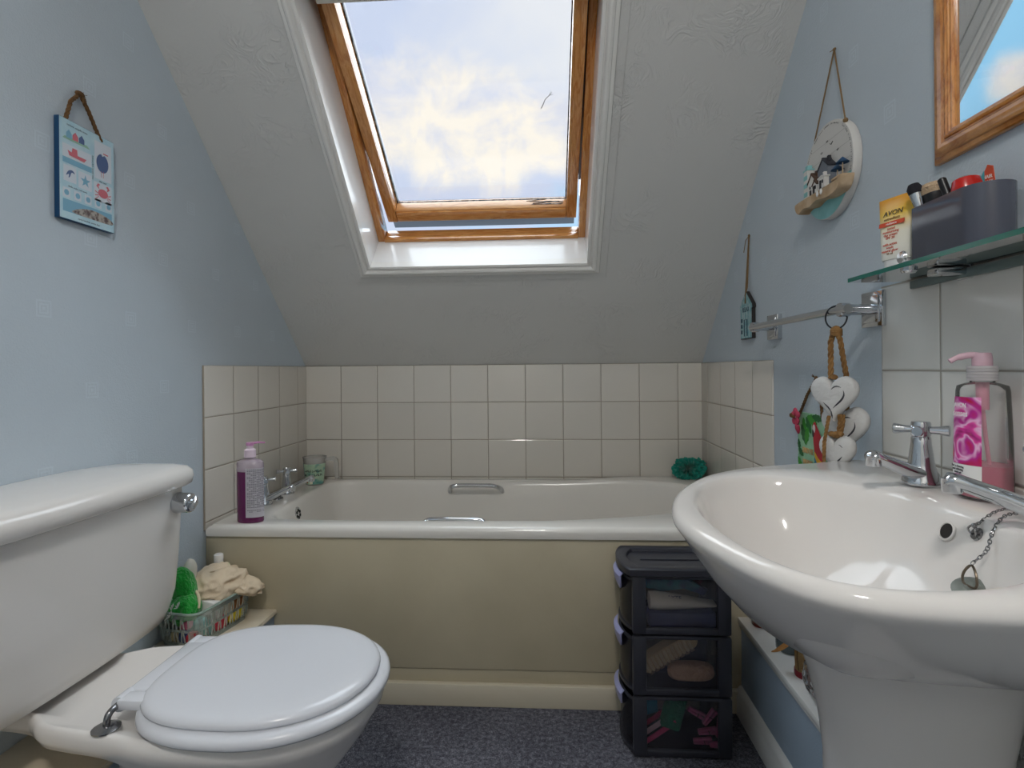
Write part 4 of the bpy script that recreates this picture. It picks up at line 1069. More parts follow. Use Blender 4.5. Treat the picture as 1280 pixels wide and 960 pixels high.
for x in (.018, .034): sh_.ball(RM @ V((x, -.055, .048)), (.002, .0045, .0065), sub=2)
obj('shell', sh_, M_white, rs)
def house(x, w, h, roof, d0, d1, mw, mr, name):
    y0 = -.0455
    Hm = RM @ T(x, y0, d0)
    o = [(-w/2, 0), (w/2, 0), (w/2, h), (0, h+roof), (-w/2, h)]
    hh = obj(name, MB().prism(o, Hm, d1-d0), mw, rs, label=None)
    r_ = MB()
    for sg in (-1, 1):
        L = math.hypot(w/2, roof); an = math.atan2(roof, w/2)
        r_.obox(Hm @ T(sg*w/4, h+roof/2+.001, (d1-d0)/2) @ RZ(-sg*an), (L+.006, .003, d1-d0+.003), .0005)
    r_.obox(Hm @ T(w*.22, h+roof*.8+.003, (d1-d0)/2), (.006, .012, .006))
    obj('roof', r_, mr, hh)
    dr = MB(); z = d1-d0+.0004
    dr.obox(Hm @ T(-w*.15, .008, z), (.007, .016, .0008)); 
    for xx, yy in ((w*.2, h*.6), (-w*.2, h*.65), (w*.22, .012)): dr.obox(Hm @ T(xx, yy, z), (.0045, .006, .0008))
    obj('windows', dr, M_ink, hh); return hh
M_hw = mat('white_cottage', (220, 218, 214), .6); M_hg = mat('grey_cottage', (112, 118, 128), .6); M_rf = mat('brown_roof', (86, 66, 54), .7)
house(-.036, .034, .034, .016, .018, .034, M_hw, M_rf, 'cottage'); house(.018, .042, .046, .018, .018, .036, M_hg, mat('dark_roof', (50, 52, 60), .7), 'cottage')
house(-.006, .018, .018, .008, .030, .042, M_hw, M_rf, 'cottage'); house(.028, .024, .022, .002, .034, .044, M_hw, M_hw, 'cottage')
li = MB().prism([(-.010, 0), (.010, 0), (.0085, .068), (-.0085, .068)], RM @ T(-.066, -.0455, .019), .014)
lg = obj('lighthouse', li, M_hw, rs); lk = MB()
for y in (.014, .034, .052): lk.obox(RM @ T(-.066, -.0455+y, .0333), (.017, .010, .0008))
lk.obox(RM @ T(-.066, .024, .026), (.022, .003, .016)); lk.obox(RM @ T(-.066, .030, .026), (.012, .009, .010))
obj('stripes', lk, mat('aqua_stripe', (140, 196, 198), .6), lg)
pa = MB()
for x, h_ in ((.066, .028), (.086, .036)):
    pa.tube([RM @ V((x, -.045, .030)), RM @ V((x, -.045+h_, .030))], .0012, 6, mat=1)
    pa.lathe([(.013, 0), (.0005, .012)], RM @ T(x, -.045+h_-.004, .030) @ RX(-PI/2), 8, 0)
pa.obox(RM @ T(.076, -.041, .034), (.03, .005, .014), .001, 1)
obj('parasols', pa, [mat('navy_paint', (34, 74, 112), .6), M_drift], rs)
rap = V((XR-.004, 1.241, 1.660))
M_twine = mat('thin_twine', (134, 108, 74), .9)
rp = MB().rope([RM @ V((-.099, .030, .012)), rap, RM @ V((.072, .078, .016))], .0017, n=5)
rp.ball(RM @ V((.072, .079, .016)), (.005, .006, .005), sub=2); rp.ball(rap, (.003, .005, .003), sub=2); rp.tube([rap, rap+V((-.002, .014, .002))], .001, 5)
obj('twine', rp, M_twine, rs)

# beach hut tag
bt = thing('beach_hut_tag', (XR-.006, 1.757, 1.057), 'small aqua wooden beach hut tag on a string, left of the towel rail', 'hanging tag')
BM = axes((XR-.001, 1.757, 1.057), (0, -1, 0), (0, 0, 1), (-1, 0, 0))
o_ = [(-.052, 0), (.052, 0), (.052, .092), (.058, .094), (.056, .104), (0, .148), (-.056, .104), (-.058, .094), (-.052, .092)]
o_ = [(x*.92, y) for x, y in o_]
bo_ = obj('hut', MB().prism(o_, BM, .011), mat('dark_hut_edge', (44, 40, 40), .7), bt)
fp_ = MB(); polyf(fp_, [(x*.98, .002+y*.975) for x, y in o_], .0113, 0, BM)
for x in (-.036, -.016, .004, .024): polyf(fp_, [(x, .004), (x+.008, .004), (x+.008, .10), (x, .10)], .0116, 1, BM)
fp_.text('RELAX', .021, BM @ T(0, .084, .0118), 2, .0003, squash=.9)
for k in range(3): polyf(fp_, [(-.042, .016+k*.018), (-.028, .016+k*.018), (-.028, .028+k*.018), (-.042, .028+k*.018)], .012, 2, BM)
fp_.tube([BM @ V((-.012, .008, .0125)), BM @ V((-.012, .06, .0125)), BM @ V((.012, .06, .0125)), BM @ V((.012, .008, .0125))], .0012, 5, mat=2)
obj('front', fp_, [mat('aqua_wash', (120, 172, 180), .6, var=((172, 200, 204), 60, .42, .62)), mat('pale_aqua', (176, 204, 206), .6), mat('deep_teal', (26, 70, 92), .6)], bt)
bn = V((XR-.003, 1.752, 1.376))
rp = MB().rope([BM @ V((.0, .135, .013)), BM @ V((.004, .16, .008)), bn], .0022, n=5); rp.rope([BM @ V((.0, .11, .0135)), BM @ V((-.004, .15, .010)), bn], .0020, n=5)
rp.tube([bn, bn+V((-.003, .02, -.01)), bn+V((-.004, .034, -.045))], .0012, 5); rp.ball(bn, (.003, .006, .005), sub=2)
obj('string', rp, M_twine, bt)

# ------------------------------------------------------------------ drawer tower
dt = thing('drawer_tower', (.335, 1.47, 0), 'dark grey plastic three-drawer tower with clear drawers on the carpet beside the bath panel', 'drawer unit')
M_dg = mat('dark_grey_plastic', (48, 49, 57), .34, bump=(200, .05, 2)); M_lil = mat('lilac_translucent', (170, 172, 214), .3, trans=.2)
M_smoke = see_through('clear_drawer_plastic', (110, 110, 124), .10, .10, 1.38)
tx0, tx1, ty0, ty1 = .214, .456, 1.384, 1.562
LV = [(.004, .152), (.156, .303), (.307, .452)]
fr = MB()
for i, (z0, z1) in enumerate(LV):
    for x0, x1 in ((tx0, tx0+.034), (tx1-.034, tx1)):
        for y0, y1 in ((ty0, ty0+.016), (ty1-.016, ty1)):
            fr.box(x0, x1, y0, y1, z0, z1, .005)
    for y0, y1 in ((ty0+.002, ty0+.014), (ty1-.014, ty1-.002)):
        fr.box(tx0+.02, tx1-.02, y0, y1, z0, z0+.016, .003)
        fr.box(tx0+.02, tx1-.02, y0, y1, z1-.008, z1, .002)
    fr.box(tx0+.01, tx1-.004, ty0+.006, ty1-.006, z0, z0+.004)
    fr.box(tx1-.012, tx1-.002, ty0+.010, ty1-.010, z0, z1, .002)
obj('frame', fr, M_dg, dt)
lz = .452
def bulge(t): return .022*(1-(2*t-1)**2)**.8
def lidring(ins, z):
    o = []; y0, y1 = ty0-.006+ins, ty1+.004-ins
    for k in range(17): t = k/16; o.append(V((tx0-.006-bulge(t)+ins, y0+(y1-y0)*t, z)))
    return o+[V((tx1+.004-ins, y1, z)), V((tx1+.004-ins, y0, z))]
lid = MB().loft([lidring(.004, lz), lidring(0, lz+.003), lidring(0, lz+.017), lidring(.002, lz+.0195), lidring(.005, lz+.0205), lidring(.026, lz+.0205), lidring(.028, lz+.019), lidring(.030, lz+.012)], True, True)
lid.box(tx0+.034, tx1-.034, ty0+.085, ty0+.088, lz+.012, lz+.0145, .001)
obj('lid', lid, M_dg, dt)
for i, (z0, z1) in enumerate(LV):
    dm = MB(); a, b = z0+.007, z1-.012; fy0, fy1 = ty0+.012, ty1-.012; N = 14
    dm.box(tx0+.008, tx1-.016, fy0, fy0+.002, a, b); dm.box(tx0+.008, tx1-.016, fy1-.002, fy1, a, b); dm.box(tx1-.018, tx1-.016, fy0, fy1, a, b); dm.box(tx0, tx1-.016, fy0, fy1, a, a+.002)
    def fx(t): return tx0+.006-.024*(1-(2*t-1)**2)**.8
    rg = []
    for z in (a, b):
        rg.append([V((fx(k/N), fy0+(fy1-fy0)*k/N, z)) for k in range(N+1)]+[V((fx(k/N)+.0025, fy0+(fy1-fy0)*k/N, z)) for k in range(N, -1, -1)])
    dm.loft(rg)
    dro = obj('drawer', dm, M_smoke, dt)
    for z, h_ in ((a-.002, .007), (b-.004, .006)):
        rm = MB(); rg = []
        for zz in (z, z+h_): rg.append([V((fx(k/N)-.0035, fy0+(fy1-fy0)*k/N, zz)) for k in range(N+1)]+[V((fx(k/N)+.003, fy0+(fy1-fy0)*k/N, zz)) for k in range(N, -1, -1)])
        rm.loft(rg)
        obj('drawer_rim', rm, M_dg, dro)
    hm = MB(); rg = []
    for zz, off, wd in ((b+.006, .010, .74), (b-.002, .017, .76), (b-.020, .015, .72), (b-.034, .010, .56), (b-.044, .005, .30)):
        ks = [(.5+wd*.62*(k/10-.5)*1.4) for k in range(11)]
        rg.append([V((fx(t)-off, fy0+(fy1-fy0)*t, zz)) for t in ks]+[V((fx(t)-off+.0035, fy0+(fy1-fy0)*t, zz)) for t in ks[::-1]])
    hm.loft(rg); obj('handle', hm, M_lil, dro)
# contents
def drawer_floor(i): return LV[i][0]+.0095
def lathe_x(prof, c, a=0, b=0): return MB().lathe(prof, T(*c) @ RZ(a) @ RY(PI/2+b), 24)
f2 = drawer_floor(2)
M_navy = mat('navy_card', (40, 44, 96), .4)
obj('navy_box', MB().box(.258, .424, 1.404, 1.448, f2, f2+.038, .005), M_navy, label='navy blue box lying at the bottom of the top clear drawer', cat='box')
wt = thing('white_tube', (.34, 1.427, f2+.039), 'white cosmetic tube lying on the navy box in the top drawer', 'tube')
wp = []
for x, w, h in ((.262, .018, .018), (.2625, .0215, .0215), (.276, .0215, .0215), (.276, .0225, .0222), (.30, .0225, .021), (.36, .0225, .0145), (.415, .0225, .005), (.428, .022, .002)):
    wp.append([V((x, 1.428+w*math.cos(2*PI*k/28), f2+.0605-.0008*(x-.262)/.01*.9+h*math.sin(2*PI*k/28)+(x-.262)*.03)) for k in range(28)])
obj('tube', MB().loft(wp), mat('cream_white_plastic', (226, 216, 204), .4), wt)
lt_ = MB(); lt_.text('LYTE', .015, axes((.325, 1.4115, f2+.067), (1, 0, -.05), (0, .55, 1), (0, -1, .5)), 0, .0004); obj('lettering', lt_, M_navy, wt)
def packet(name, pts, y, d_, m, label, cat, bev=.1):
    return obj(name, MB().prism(pts, axes((0, y, 0), (1, 0, 0), (0, 0, 1), (0, -1, 0)), d_, 0, bev), m, label=label, cat=cat)
M_teal = mat('teal_foil', (22, 122, 134), .35, var=((40, 60, 110), 24, .45, .6), bump=(30, .4, 2))
packet('teal_packet', [(.258, f2+.082), (.30, f2+.072), (.36, f2+.080), (.408, f2+.064), (.418, f2+.078), (.36, f2+.108), (.30, f2+.112), (.256, f2+.118)], 1.462, .012, M_teal, 'crumpled teal foil packet behind the white tube in the top drawer', 'packet')
packet('wine_packet', [(.275, f2+.10), (.36, f2+.094), (.41, f2+.075), (.422, f2+.10), (.40, f2+.124), (.29, f2+.122)], 1.50, .010, mat('dark_wine_foil', (96, 44, 66), .4, bump=(30, .4, 2)), 'dark wine-coloured packet behind the teal packet in the top drawer', 'packet')
packet('orange_packet', [(.224, f2), (.252, f2), (.252, f2+.075), (.226, f2+.065)], 1.50, .06, mat('orange_carton', (206, 140, 50), .5), 'orange carton at the front of the top drawer, seen through its curved front', 'carton', .02)
f1 = drawer_floor(1)
nb = thing('nail_brush', (.30, 1.42, f1), 'ridged pale wooden brush leaning diagonally in the middle drawer', 'brush')
NB = axes((.312, 1.43, f1+.080), (.86, 0, .51), (-.51, 0, .86), (0, -1, 0))
nbm = MB(); nbm.prism([(p.x, p.y) for p in smooth([(-.076, -.014, 0), (-.070, .016, 0), (0, .023, 0), (.060, .020, 0), (.074, .008, 0), (.070, -.014, 0), (0, -.018, 0)], 4, True)], NB @ T(0, 0, -.018), .036, 0, .06)
obj('body', nbm, mat('pale_wood', (196, 168, 132), .6), nb)
rg_ = MB()
for k in range(12): rg_.tube([NB @ V((-.066+k*.011, -.013, .018)), NB @ V((-.066+k*.011, .004, .020)), NB @ V((-.064+k*.011, .018, .017))], .0038, 8)
obj('ridges', rg_, mat('pale_ridge', (206, 184, 152), .6), nb)
br_ = MB()
for k in range(9): br_.obox(NB @ T(-.062+k*.0145, -.0155, .019), (.011, .007, .003), .0005)
obj('bristle_blocks', br_, mat('taupe_bristle', (140, 118, 106), .8), nb)
obj('sponge', MB().ball((.365, 1.425, f1+.034), (.062, .022, .024), sub=4, fn=lambda p: (abs(p.x)**3+abs(p.y)**3+abs(p.z)**3)**(-1/3)*(1+.03*noise.noise(p*4))*.93), mat('peach_sponge', (214, 172, 142), .9, bump=(160, .8, 3)), label='peach oblong bath sponge lying in the middle drawer', cat='sponge')
packet('dark_blue_cloth', [(.28, f1), (.42, f1), (.424, f1+.105), (.39, f1+.118), (.36, f1+.09), (.29, f1+.05)], 1.50, .03, mat('dark_blue_cloth', (34, 48, 70), .9, bump=(60, .5, 3)), 'folded dark blue cloth behind the peach sponge', 'cloth')
f0 = drawer_floor(0)
obj('green_sponge', MB().obox(axes((.322, 1.43, f0+.082), (.94, 0, -.28), (.30, .1, 1), (0, -1, .1)), (.050, .086, .030), .006), mat('green_scourer', (34, 124, 92), .9, bump=(220, .9, 3)), label='green sponge block standing tilted in the bottom drawer', cat='sponge')
M_peg = mat('pink_plastic', (196, 96, 140), .4)
random.seed(9)
pegs = [(.392, f0+.012, .05, 1.42), (.430, f0+.010, -.05, 1.41), (.405, f0+.034, .12, 1.425), (.432, f0+.050, 1.4, 1.412), (.412, f0+.066, .9, 1.43), (.385, f0+.064, -.5, 1.45), (.432, f0+.031, .08, 1.43)]
desc = ['lying on the drawer floor nearest the green sponge', 'lying on the drawer floor in the far corner', 'lying across the lower pegs in the middle of the heap', 'standing on end against the back of the drawer', 'leaning on top of the heap, right of centre', 'leaning on top of the heap nearest the sponge', 'lying flat near the back under the upright one']
for (x, z, a, y), dsc in zip(pegs, desc):
    tpg = thing('clothes_peg', (x, y, z), 'pink plastic peg '+dsc, 'peg', 'pink pegs in the bottom drawer')
    Mp = axes((x, y, z), (math.cos(a), 0, math.sin(a)), (-math.sin(a), 0, math.cos(a)), (0, -1, 0))
    for s_, pn in ((1, 'jaw'), (-1, 'jaw')):
        obj(pn, MB().obox(Mp @ T(0, s_*.0042, 0) @ RZ(s_*.06), (.046, .006, .010), .0015), M_peg, tpg)
    obj('spring', MB().tube([Mp @ V((.004, -.005, -.007)), Mp @ V((.004, -.005, .0075)), Mp @ V((.002, .005, .0075))], .001, 6), M_chrome2, tpg)
rz1 = thing('striped_strip', (.27, 1.42, f0), 'pink and red strip lying slanted at the front of the bottom drawer', 'strip')
for k, (m_, nm) in enumerate(((mat('pink_strip', (206, 70, 120), .5), 'pink_band'), (mat('white_strip', (220, 190, 200), .5), 'white_band'), (mat('red_strip', (170, 40, 80), .5), 'red_band'))):
    obj(nm, MB().obox(axes((.285-.0*k, 1.415+.012*k, f0+.034+.014*k), (.82, 0, .57), (-.57, 0, .82), (0, -1, 0)), (.098-.012*k, .012, .004), .001), m_, rz1)
packet('turquoise_card', [(.262, f0+.045), (.29, f0+.055), (.288, f0+.09), (.262, f0+.085)], 1.47, .006, mat('turquoise_card', (40, 130, 160), .5), 'small turquoise card at the left of the bottom drawer', 'card')

# ------------------------------------------------------------------ right ledge oddments
def on_ledge(name, x, y, label, cat): return thing(name, (x, y, LH), label, cat)
t1 = on_ledge('tea_light_cup', .580, 1.535, 'small red glass candle cup at the far end of the white right ledge', 'candle cup')
obj('cup', MB().lathe([(0, 0), (.019, 0), (.022, .004), (.024, .030), (.022, .030), (.020, .006), (0, .006)], T(.580, 1.535, LH), 26), mat('red_glass', (150, 40, 16), .1, trans=.4), t1)
obj('wax', MB().lathe([(0, .006), (.019, .006), (.020, .018), (0, .018)], T(.58, 1.535, LH), 20), mat('orange_wax', (190, 80, 30), .5), t1)
t2 = on_ledge('white_pot', .603, 1.475, 'tiny white pot behind the red candle cup on the right ledge', 'pot')
obj('pot', MB().lathe([(0, 0), (.016, 0), (.017, .003), (.017, .020), (0, .020)], T(.603, 1.475, LH), 24), M_gloss, t2)
obj('pot_lid', MB().lathe([(0, .020), (.018, .020), (.018, .028), (0, .029)], T(.603, 1.475, LH), 24), M_gloss, t2)
t3 = on_ledge('glass_jar', .602, 1.405, 'squat grey glass jar in the middle of the right ledge', 'jar')
obj('jar', MB().lathe([(0, 0), (.028, 0), (.032, .004), (.033, .020), (.031, .034), (.027, .036), (0, .036)], T(.602, 1.405, LH), 30), mat('smoky_glass', (104, 116, 118), .1, trans=.4, coat=.4), t3)
obj('jar_lid', MB().lathe([(0, .036), (.030, .036), (.031, .044), (0, .046)], T(.602, 1.405, LH), 30), mat('dark_jar_lid', (54, 60, 66), .4), t3)
t4 = on_ledge('burlap_jar', .588, 1.288, 'cylinder wrapped in tan hessian with red base on the right ledge, dried leaf on it', 'ornament')
obj('body', MB().lathe([(0, .014), (.023, .014), (.024, .05), (.023, .094), (.014, .098), (0, .098)], T(.588, 1.288, LH), 28), mat('hessian', (176, 140, 92), .9, bump=(320, .9, 2)), t4)
obj('red_base', MB().lathe([(0, 0), (.024, 0), (.025, .003), (.025, .014), (0, .014)], T(.588, 1.288, LH), 28), mat('dark_red_band', (134, 22, 36), .5), t4)
lf = MB(); Lm = axes((.564, 1.290, LH+.075), (-.75, .35, -.55), (.4, .9, .05), (.3, -.1, 1))
rg_ = []
for t in [k/8 for k in range(9)]:
    w = .013*math.sin(PI*min(1, t*.93+.05)); rg_.append([Lm @ V((t*.058, w, .003*math.sin(t*5))), Lm @ V((t*.058, 0, -.003+.004*t)), Lm @ V((t*.058, -w, .003*math.cos(t*4))), Lm @ V((t*.058, 0, -.0045+.004*t))])
lf.loft(rg_); obj('dried_leaf', lf, mat('dried_leaf', (176, 122, 58), .7, var=((134, 86, 36), 60, .4, .7)), t4)
obj('cord', MB().tube(smooth([(.566, 1.281, LH+.082), (.561, 1.272, LH+.05), (.563, 1.269, LH+.022)], 5), .0012, 5), M_ropeD, t4)
t5 = on_ledge('potpourri_bag', .582, 1.188, 'clear cellophane bag of brown shells and potpourri on the right ledge beside the pedestal', 'bag')
obj('bag', MB().ball((.582, 1.188, LH+.040), (.040, .062, .042), sub=4, fn=lambda p: 1+.10*noise.noise(p*3.1)+.05*noise.noise(p*8)), see_through('cellophane', (220, 210, 205), .10, .05, 1.5, 1.3), t5, sharp=20)
random.seed(21); cs = [mat('shell_brown', (150, 96, 66), .5), mat('shell_dark', (84, 50, 40), .5), mat('shell_pink', (206, 160, 140), .5)]
for k in range(12):
    p = V((random.uniform(-.022, .022), random.uniform(-.040, .040), random.uniform(-.022, .02)))
    obj('shell', MB().ball(V((.582, 1.188, LH+.038))+p, (random.uniform(.007, .012), random.uniform(.008, .015), random.uniform(.006, .010)), RZ(random.random()*3) @ RX(random.random()), sub=2, fn=lambda q: 1+.2*noise.noise(q*2+V((k, 0, 0)))), cs[k % 3], t5)

# ------------------------------------------------------------------ basket on the left ledge
BKA = math.radians(10); bkc = V((-.922, 1.448, LH))
bk = thing('plastic_basket', tuple(bkc), 'clear slotted plastic basket of bits on the left ledge behind the toilet', 'basket')
BX = T(*bkc) @ RZ(-BKA)
bw, bl_, bh = .130, .212, .090
M_bask = see_through('clear_green_plastic', (214, 230, 222), .26, .12, 1.28)
def brr(k, z, g=0): return [BX @ V((x, y, z)) for x, y in rrect(bw*k+g, bl_*k+g, .028)]
bm_ = MB()
def kz(z): return .90+.10*z/bh
def band(z0, z1, off=0):
    bm_.loft([brr(kz(z0), z0), brr(kz(z1), z1), brr(kz(z1), z1, -.004), brr(kz(z0), z0, -.004), brr(kz(z0), z0)], False, False)
bm_.loft([brr(.90, .0), brr(.90, .002)], True, True)
band(.0, .012); band(.040, .046); band(.074, bh)
ol = rrect(bw, bl_, .028, 6); OP = resample([V((x, y, 0)) for x, y in ol+ol[:1]], .0118)
for i, p in enumerate(OP):
    q = OP[(i+1) % len(OP)]
    corner = abs(p.x) > bw/2-.024 and abs(p.y) > bl_/2-.024
    for z0, z1 in ((.012, .040), (.046, .074)):
        wd = .012 if corner else .0032
        t = (q-p); t = t.normalized() if t.length > 1e-6 else V((0, 1, 0)); nn = V((t.y, -t.x, 0))
        sk = .0035 if (i % 2) else -.0035
        a0 = [p*kz(z0)-t*wd/2, p*kz(z0)+t*wd/2, p*kz(z0)+t*wd/2-nn*.002, p*kz(z0)-t*wd/2-nn*.002]; a1 = [p*kz(z1)-t*wd/2+t*sk, p*kz(z1)+t*wd/2+t*sk, p*kz(z1)+t*wd/2-nn*.002+t*sk, p*kz(z1)-t*wd/2-nn*.002+t*sk]
        bm_.loft([[BX @ V((v.x, v.y, z0)) for v in a0], [BX @ V((v.x, v.y, z1)) for v in a1]])
obj('slotted_wall', bm_, M_bask, bk)
obj('rim', MB().tube([BX @ V((x, y, bh)) for x, y in rrect(bw+.003, bl_+.003, .029, 6)], .0034, 8, closed=True), see_through('clear_green_rim', (206, 230, 216), .42, .1, 1.45), bk)
def bpt(x, y, z): return BX @ V((x, y, z))
# beige cloth bag heaped at the far end
random.seed(4)
def folds(p):
    a = noise.noise(p*1.5+V((3, 1, 7)))*.20; r_ = 1-abs(noise.noise(V((p.x*2.2+p.z*1.4, p.y*1.1, p.z*2.4))+V((9, 2, 4))))*2.6
    s_ = 1-abs(noise.noise(p*4.2+V((1, 8, 3))))*3
    return 1+a+.11*r_+.045*s_
clo = thing('cloth_bag', tuple(bpt(.0, .05, .075)), 'crumpled beige cloth bag heaped over the far end of the basket', 'cloth bag')
cb = MB().ball(bpt(-.004, .042, .108), (.068, .078, .044), RZ(-BKA) @ RX(.10), sub=5, fn=folds)
cb.ball(bpt(.062, .078, .098), (.044, .040, .020), RY(.35), sub=4, fn=lambda p: folds(p*1.3+V((5, 5, 5))))
for v in cb.v:
    v.x = max(v.x, XL+.004); v.y = min(v.y, YF+.012)
    v.z = max(v.z, LH+.05)
obj('bag', cb, mat('beige_cotton', (222, 202, 174), .9, bump=(400, .25, 2)), clo, sharp=80)
obj('seam', MB().tube(smooth([bpt(-.05, .0, .12), bpt(-.02, .01, .142), bpt(.01, .028, .150), bpt(.05, .045, .135)], 5), .0022, 6), mat('beige_seam', (200, 176, 146), .9), clo)
# green fleece with white print
gfl = thing('green_fleece', tuple(bpt(-.01, -.055, .03)), 'bright green fleecy item with white sprigs at the near end of the basket', 'fleece')
gb = MB().ball(bpt(-.006, -.066, .084), (.040, .036, .040), sub=4, fn=lambda p: 1+.12*noise.noise(p*2)); gb.ball(bpt(-.022, -.050, .130), (.030, .032, .058), RY(-.2), sub=4, fn=lambda p: 1+.10*noise.noise(p*2.2+V((4, 4, 4))))
obj('fleece', gb, mat('green_fleece', (6, 158, 44), .95, bump=(150, 1.0, 4), sheen=.4), gfl)
sp = MB(); random.seed(12)
for c_, nrm in ((bpt(-.010, -.104, .098), 0), (bpt(.008, -.104, .104), .5), (bpt(-.014, -.106, .080), 1.0)):
    for k in range(7):
        a = nrm+k*.45-1.2; sp.tube([c_, c_+V((.014*math.cos(a)*.8, -.006, .016*math.sin(a+1.2)+.002))], [.0016, .0008], 5)
obj('white_sprigs', sp, M_white, gfl)
obj('piping', MB().tube(smooth([bpt(-.008, -.044, .124), bpt(.010, -.044, .122), bpt(.026, -.052, .108), bpt(.034, -.062, .088)], 5), .0036, 8), mat('cream_piping', (220, 204, 172), .8), gfl)
wpd = obj('white_pad', MB().ball(bpt(-.030, -.022, .165), (.016, .020, .034), sub=3, fn=lambda p: 1+.06*noise.noise(p*2)), mat('off_white_pad', (224, 218, 204), .8), label='off-white rounded pad standing beside the green fleece, against the cistern', cat='pad')
scr = thing('small_bottle', tuple(bpt(-.035, .093, .0)), 'small bottle with ribbed white cap poking up behind the beige cloth bag', 'bottle')
bx_, by_ = -.945, 1.545
obj('body', MB().lathe([(0, .003), (.017, .003), (.018, .006), (.018, .130), (.010, .142), (0, .142)], T(bx_, by_, LH), 22), M_frost, scr)
obj('cap', MB().lathe([(0, .140), (.0125, .140), (.0125, .158), (.0115, .158), (.0115, .160), (.013, .160), (.0125, .172), (.010, .174), (0, .174)], T(bx_, by_, LH), 22), M_gloss, scr)
obj('white_carton', MB().obox(BX @ T(.022, -.016, .064) @ RY(.12) @ RX(-.08), (.062, .046, .060), .004), mat('white_carton', (228, 226, 222), .45), label='plain white carton standing in the middle of the basket', cat='carton')
oddc = [((.030, -.072, .020), (.016, .020, .016), (190, 30, 50), 'red lidded bit low at the near end of the basket', 'red_bit'), ((.042, .0, .024), (.012, .026, .018), (206, 50, 70), 'red ball-like bit against the long side of the basket', 'red_ball'),
        ((.040, .056, .022), (.014, .030, .017), (236, 210, 50), 'yellow packet against the far long side of the basket', 'yellow_packet'), ((.042, .062, .052), (.010, .030, .014), (170, 110, 60), 'brown packet above the yellow packet in the basket', 'brown_packet'),
        ((-.012, -.080, .020), (.018, .012, .016), (216, 198, 160), 'cream bit at the near end of the basket, low down', 'cream_bit'), ((.010, -.082, .024), (.015, .011, .018), (40, 60, 110), 'dark blue bit at the near end of the basket', 'blue_bit'),
        ((.028, -.046, .030), (.022, .030, .028), (150, 190, 184), 'pale aqua bottle lying at the near corner of the basket', 'aqua_bottle'), ((.040, .030, .046), (.010, .016, .020), (214, 200, 180), 'beige bit beside the white carton in the basket', 'beige_bit'), ((.012, -.078, .052), (.014, .012, .013), (205, 110, 140), 'pink bit under the green fleece in the basket', 'pink_bit')]
for i, (p, r_, c_, lb, nm) in enumerate(oddc):
    obj(nm, MB().ball(bpt(*p), r_, RZ(-BKA), sub=3, fn=lambda q: (abs(q.x)**3+abs(q.y)**3+abs(q.z)**3)**(-1/3)*(1+.08*noise.noise(q*2+V((i, 0, 0))))), mat(nm, c_, .45), label=lb, cat='oddment')

# ------------------------------------------------------------------ lights, sky, camera
w = bpy.data.worlds.new('sky'); bpy.context.scene.world = w; w.use_nodes = True
nt = NT(w.node_tree); bg = w.node_tree.nodes['Background']
tc = nt.node('ShaderNodeTexCoord').outputs['Generated']
nrm = nt.node('ShaderNodeVectorMath', operation='NORMALIZE'); nt.link(tc, nrm.inputs[0]); dvec = nrm.outputs[0]
def blob(d, rad):
    n = nt.node('ShaderNodeVectorMath', operation='DISTANCE'); nt.link(dvec, n.inputs[0]); n.inputs[1].default_value = V(d).normalized()
    return nt.math('SUBTRACT', 1, nt.math('DIVIDE', n.outputs['Value'], rad), clamp=True)
def pxdir(px, py):
    F_, Yw, Rl, Cy = 689.8, .058, .0087, 461.0
    dx, dy = px-640, py-Cy; X = dx*math.cos(Rl)-dy*math.sin(Rl); Y = dx*math.sin(Rl)+dy*math.cos(Rl)
    x = X/F_; u = -Y/F_; return V((x*math.cos(Yw)-math.sin(Yw), x*math.sin(Yw)+math.cos(Yw), u)).normalized()
n1 = nt.noise(dvec, 6.5, 6, .55, .35); nn_ = nt.math('SUBTRACT', n1, .5)
cover = None
for (bx, by, br_k) in ((490, 165, .13), (545, 170, .16), (615, 172, .17), (680, 165, .13)):
    b_k = blob(pxdir(bx, by), br_k); cover = b_k if cover is None else nt.math('MAXIMUM', cover, b_k)
dm = pxdir(1272, 96); dm2 = pxdir(1215, 175)
for dv, rr in ((V((-dm.x, dm.y, dm.z)), .055), (V((-dm2.x, dm2.y, dm2.z)), .02)):
    cover = nt.math('MAXIMUM', cover, nt.math('MULTIPLY', blob(dv, rr), .9))
cl = nt.math('ADD', nt.math('MULTIPLY', nn_, 1.9), nt.math('MULTIPLY', cover, 1.22))
cl = nt.ramp(cl, [(.28, (0, 0, 0)), (.85, (1, 1, 1))], 'EASE')
top_ = nt.ramp(nt.math('ADD', nt.math('MULTIPLY', blob(pxdir(760, -30), .42), 1.2), nn_), [(.25, (0, 0, 0)), (.9, (1, 1, 1))], 'EASE')
lav = nt.ramp(nt.math('ADD', nt.math('MULTIPLY', blob(pxdir(560, 90), .42), 1.7), nt.math('MULTIPLY', nn_, 1.0)), [(.2, (0, 0, 0)), (.7, (1, 1, 1))], 'EASE')
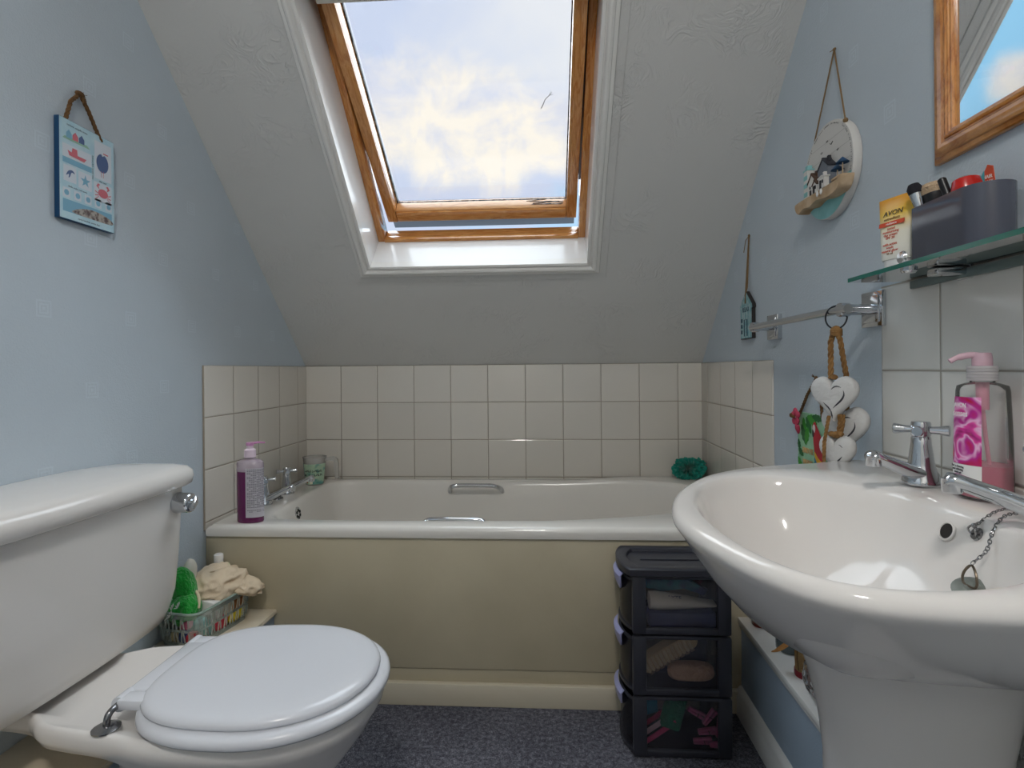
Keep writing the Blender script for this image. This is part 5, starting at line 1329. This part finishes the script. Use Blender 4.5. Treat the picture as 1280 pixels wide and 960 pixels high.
base = nt.mix(lav, lin((160, 220, 255)), lin((204, 216, 240)))
base = nt.mix(top_, base, lin((232, 236, 242)))
cc = nt.ramp(nt.noise(dvec, 11, 5, .6, .4), [(.36, lin((222, 226, 238))), (.55, lin((254, 248, 236)))])
col = nt.mix(cl, base, cc)
nt.link(col, bg.inputs[0]); bg.inputs[1].default_value = 1.0

def sun(name, d, ang, e, col):
    l = bpy.data.lights.new(name, 'SUN'); l.angle = math.radians(ang); l.energy = e; l.color = col
    o = bpy.data.objects.new(name, l); COL.objects.link(o); o.rotation_euler = V(d).to_track_quat('-Z', 'Y').to_euler(); return o
sun('overcast_sky_sun', (-.22, -.40, -.89), 100, 8.4, (.93, .97, 1.0))

# unseen ceiling lamp behind the camera, added as fill light for the room
lamp = thing('fill_lamp', (-.1, -.42, ZC), 'unseen round ceiling lamp behind the camera, added as fill light', 'lamp')
obj('fill_lamp_base', MB().lathe([(0, 0), (.13, 0), (.13, -.02), (0, -.02)], T(-.1, -.42, ZC-.0005), 32), M_gloss, lamp)
M_em, nte, be = newmat('fill_lamp_emitter'); be.inputs['Emission Color'].default_value = (1, .965, .92, 1); be.inputs['Emission Strength'].default_value = 98
obj('fill_lamp_shade', MB().lathe([(.12, -.02), (.118, -.04), (.10, -.065), (.06, -.085), (0, -.092)], T(-.1, -.42, ZC), 32), M_em, lamp)

cam = bpy.data.cameras.new('camera'); co = bpy.data.objects.new('camera', cam); COL.objects.link(co)
co.location = (0, 0, .97)
cam.sensor_fit = 'HORIZONTAL'; cam.sensor_width = 36; cam.lens = 689.8/1280*36; cam.clip_start = .02
cam.shift_y = -(480-461.0)/1280*1.0
Rm = Matrix.Rotation(.058, 4, 'Z') @ Matrix.Rotation(PI/2, 4, 'X') @ Matrix.Rotation(-.0087, 4, 'Z')
co.rotation_euler = Rm.to_euler()
sc = bpy.context.scene; sc.camera = co
sc.view_settings.view_transform = 'Standard'; sc.view_settings.look = 'None'; sc.view_settings.gamma = 1
sc.view_settings.use_curve_mapping = False; sc.view_settings.exposure = .06
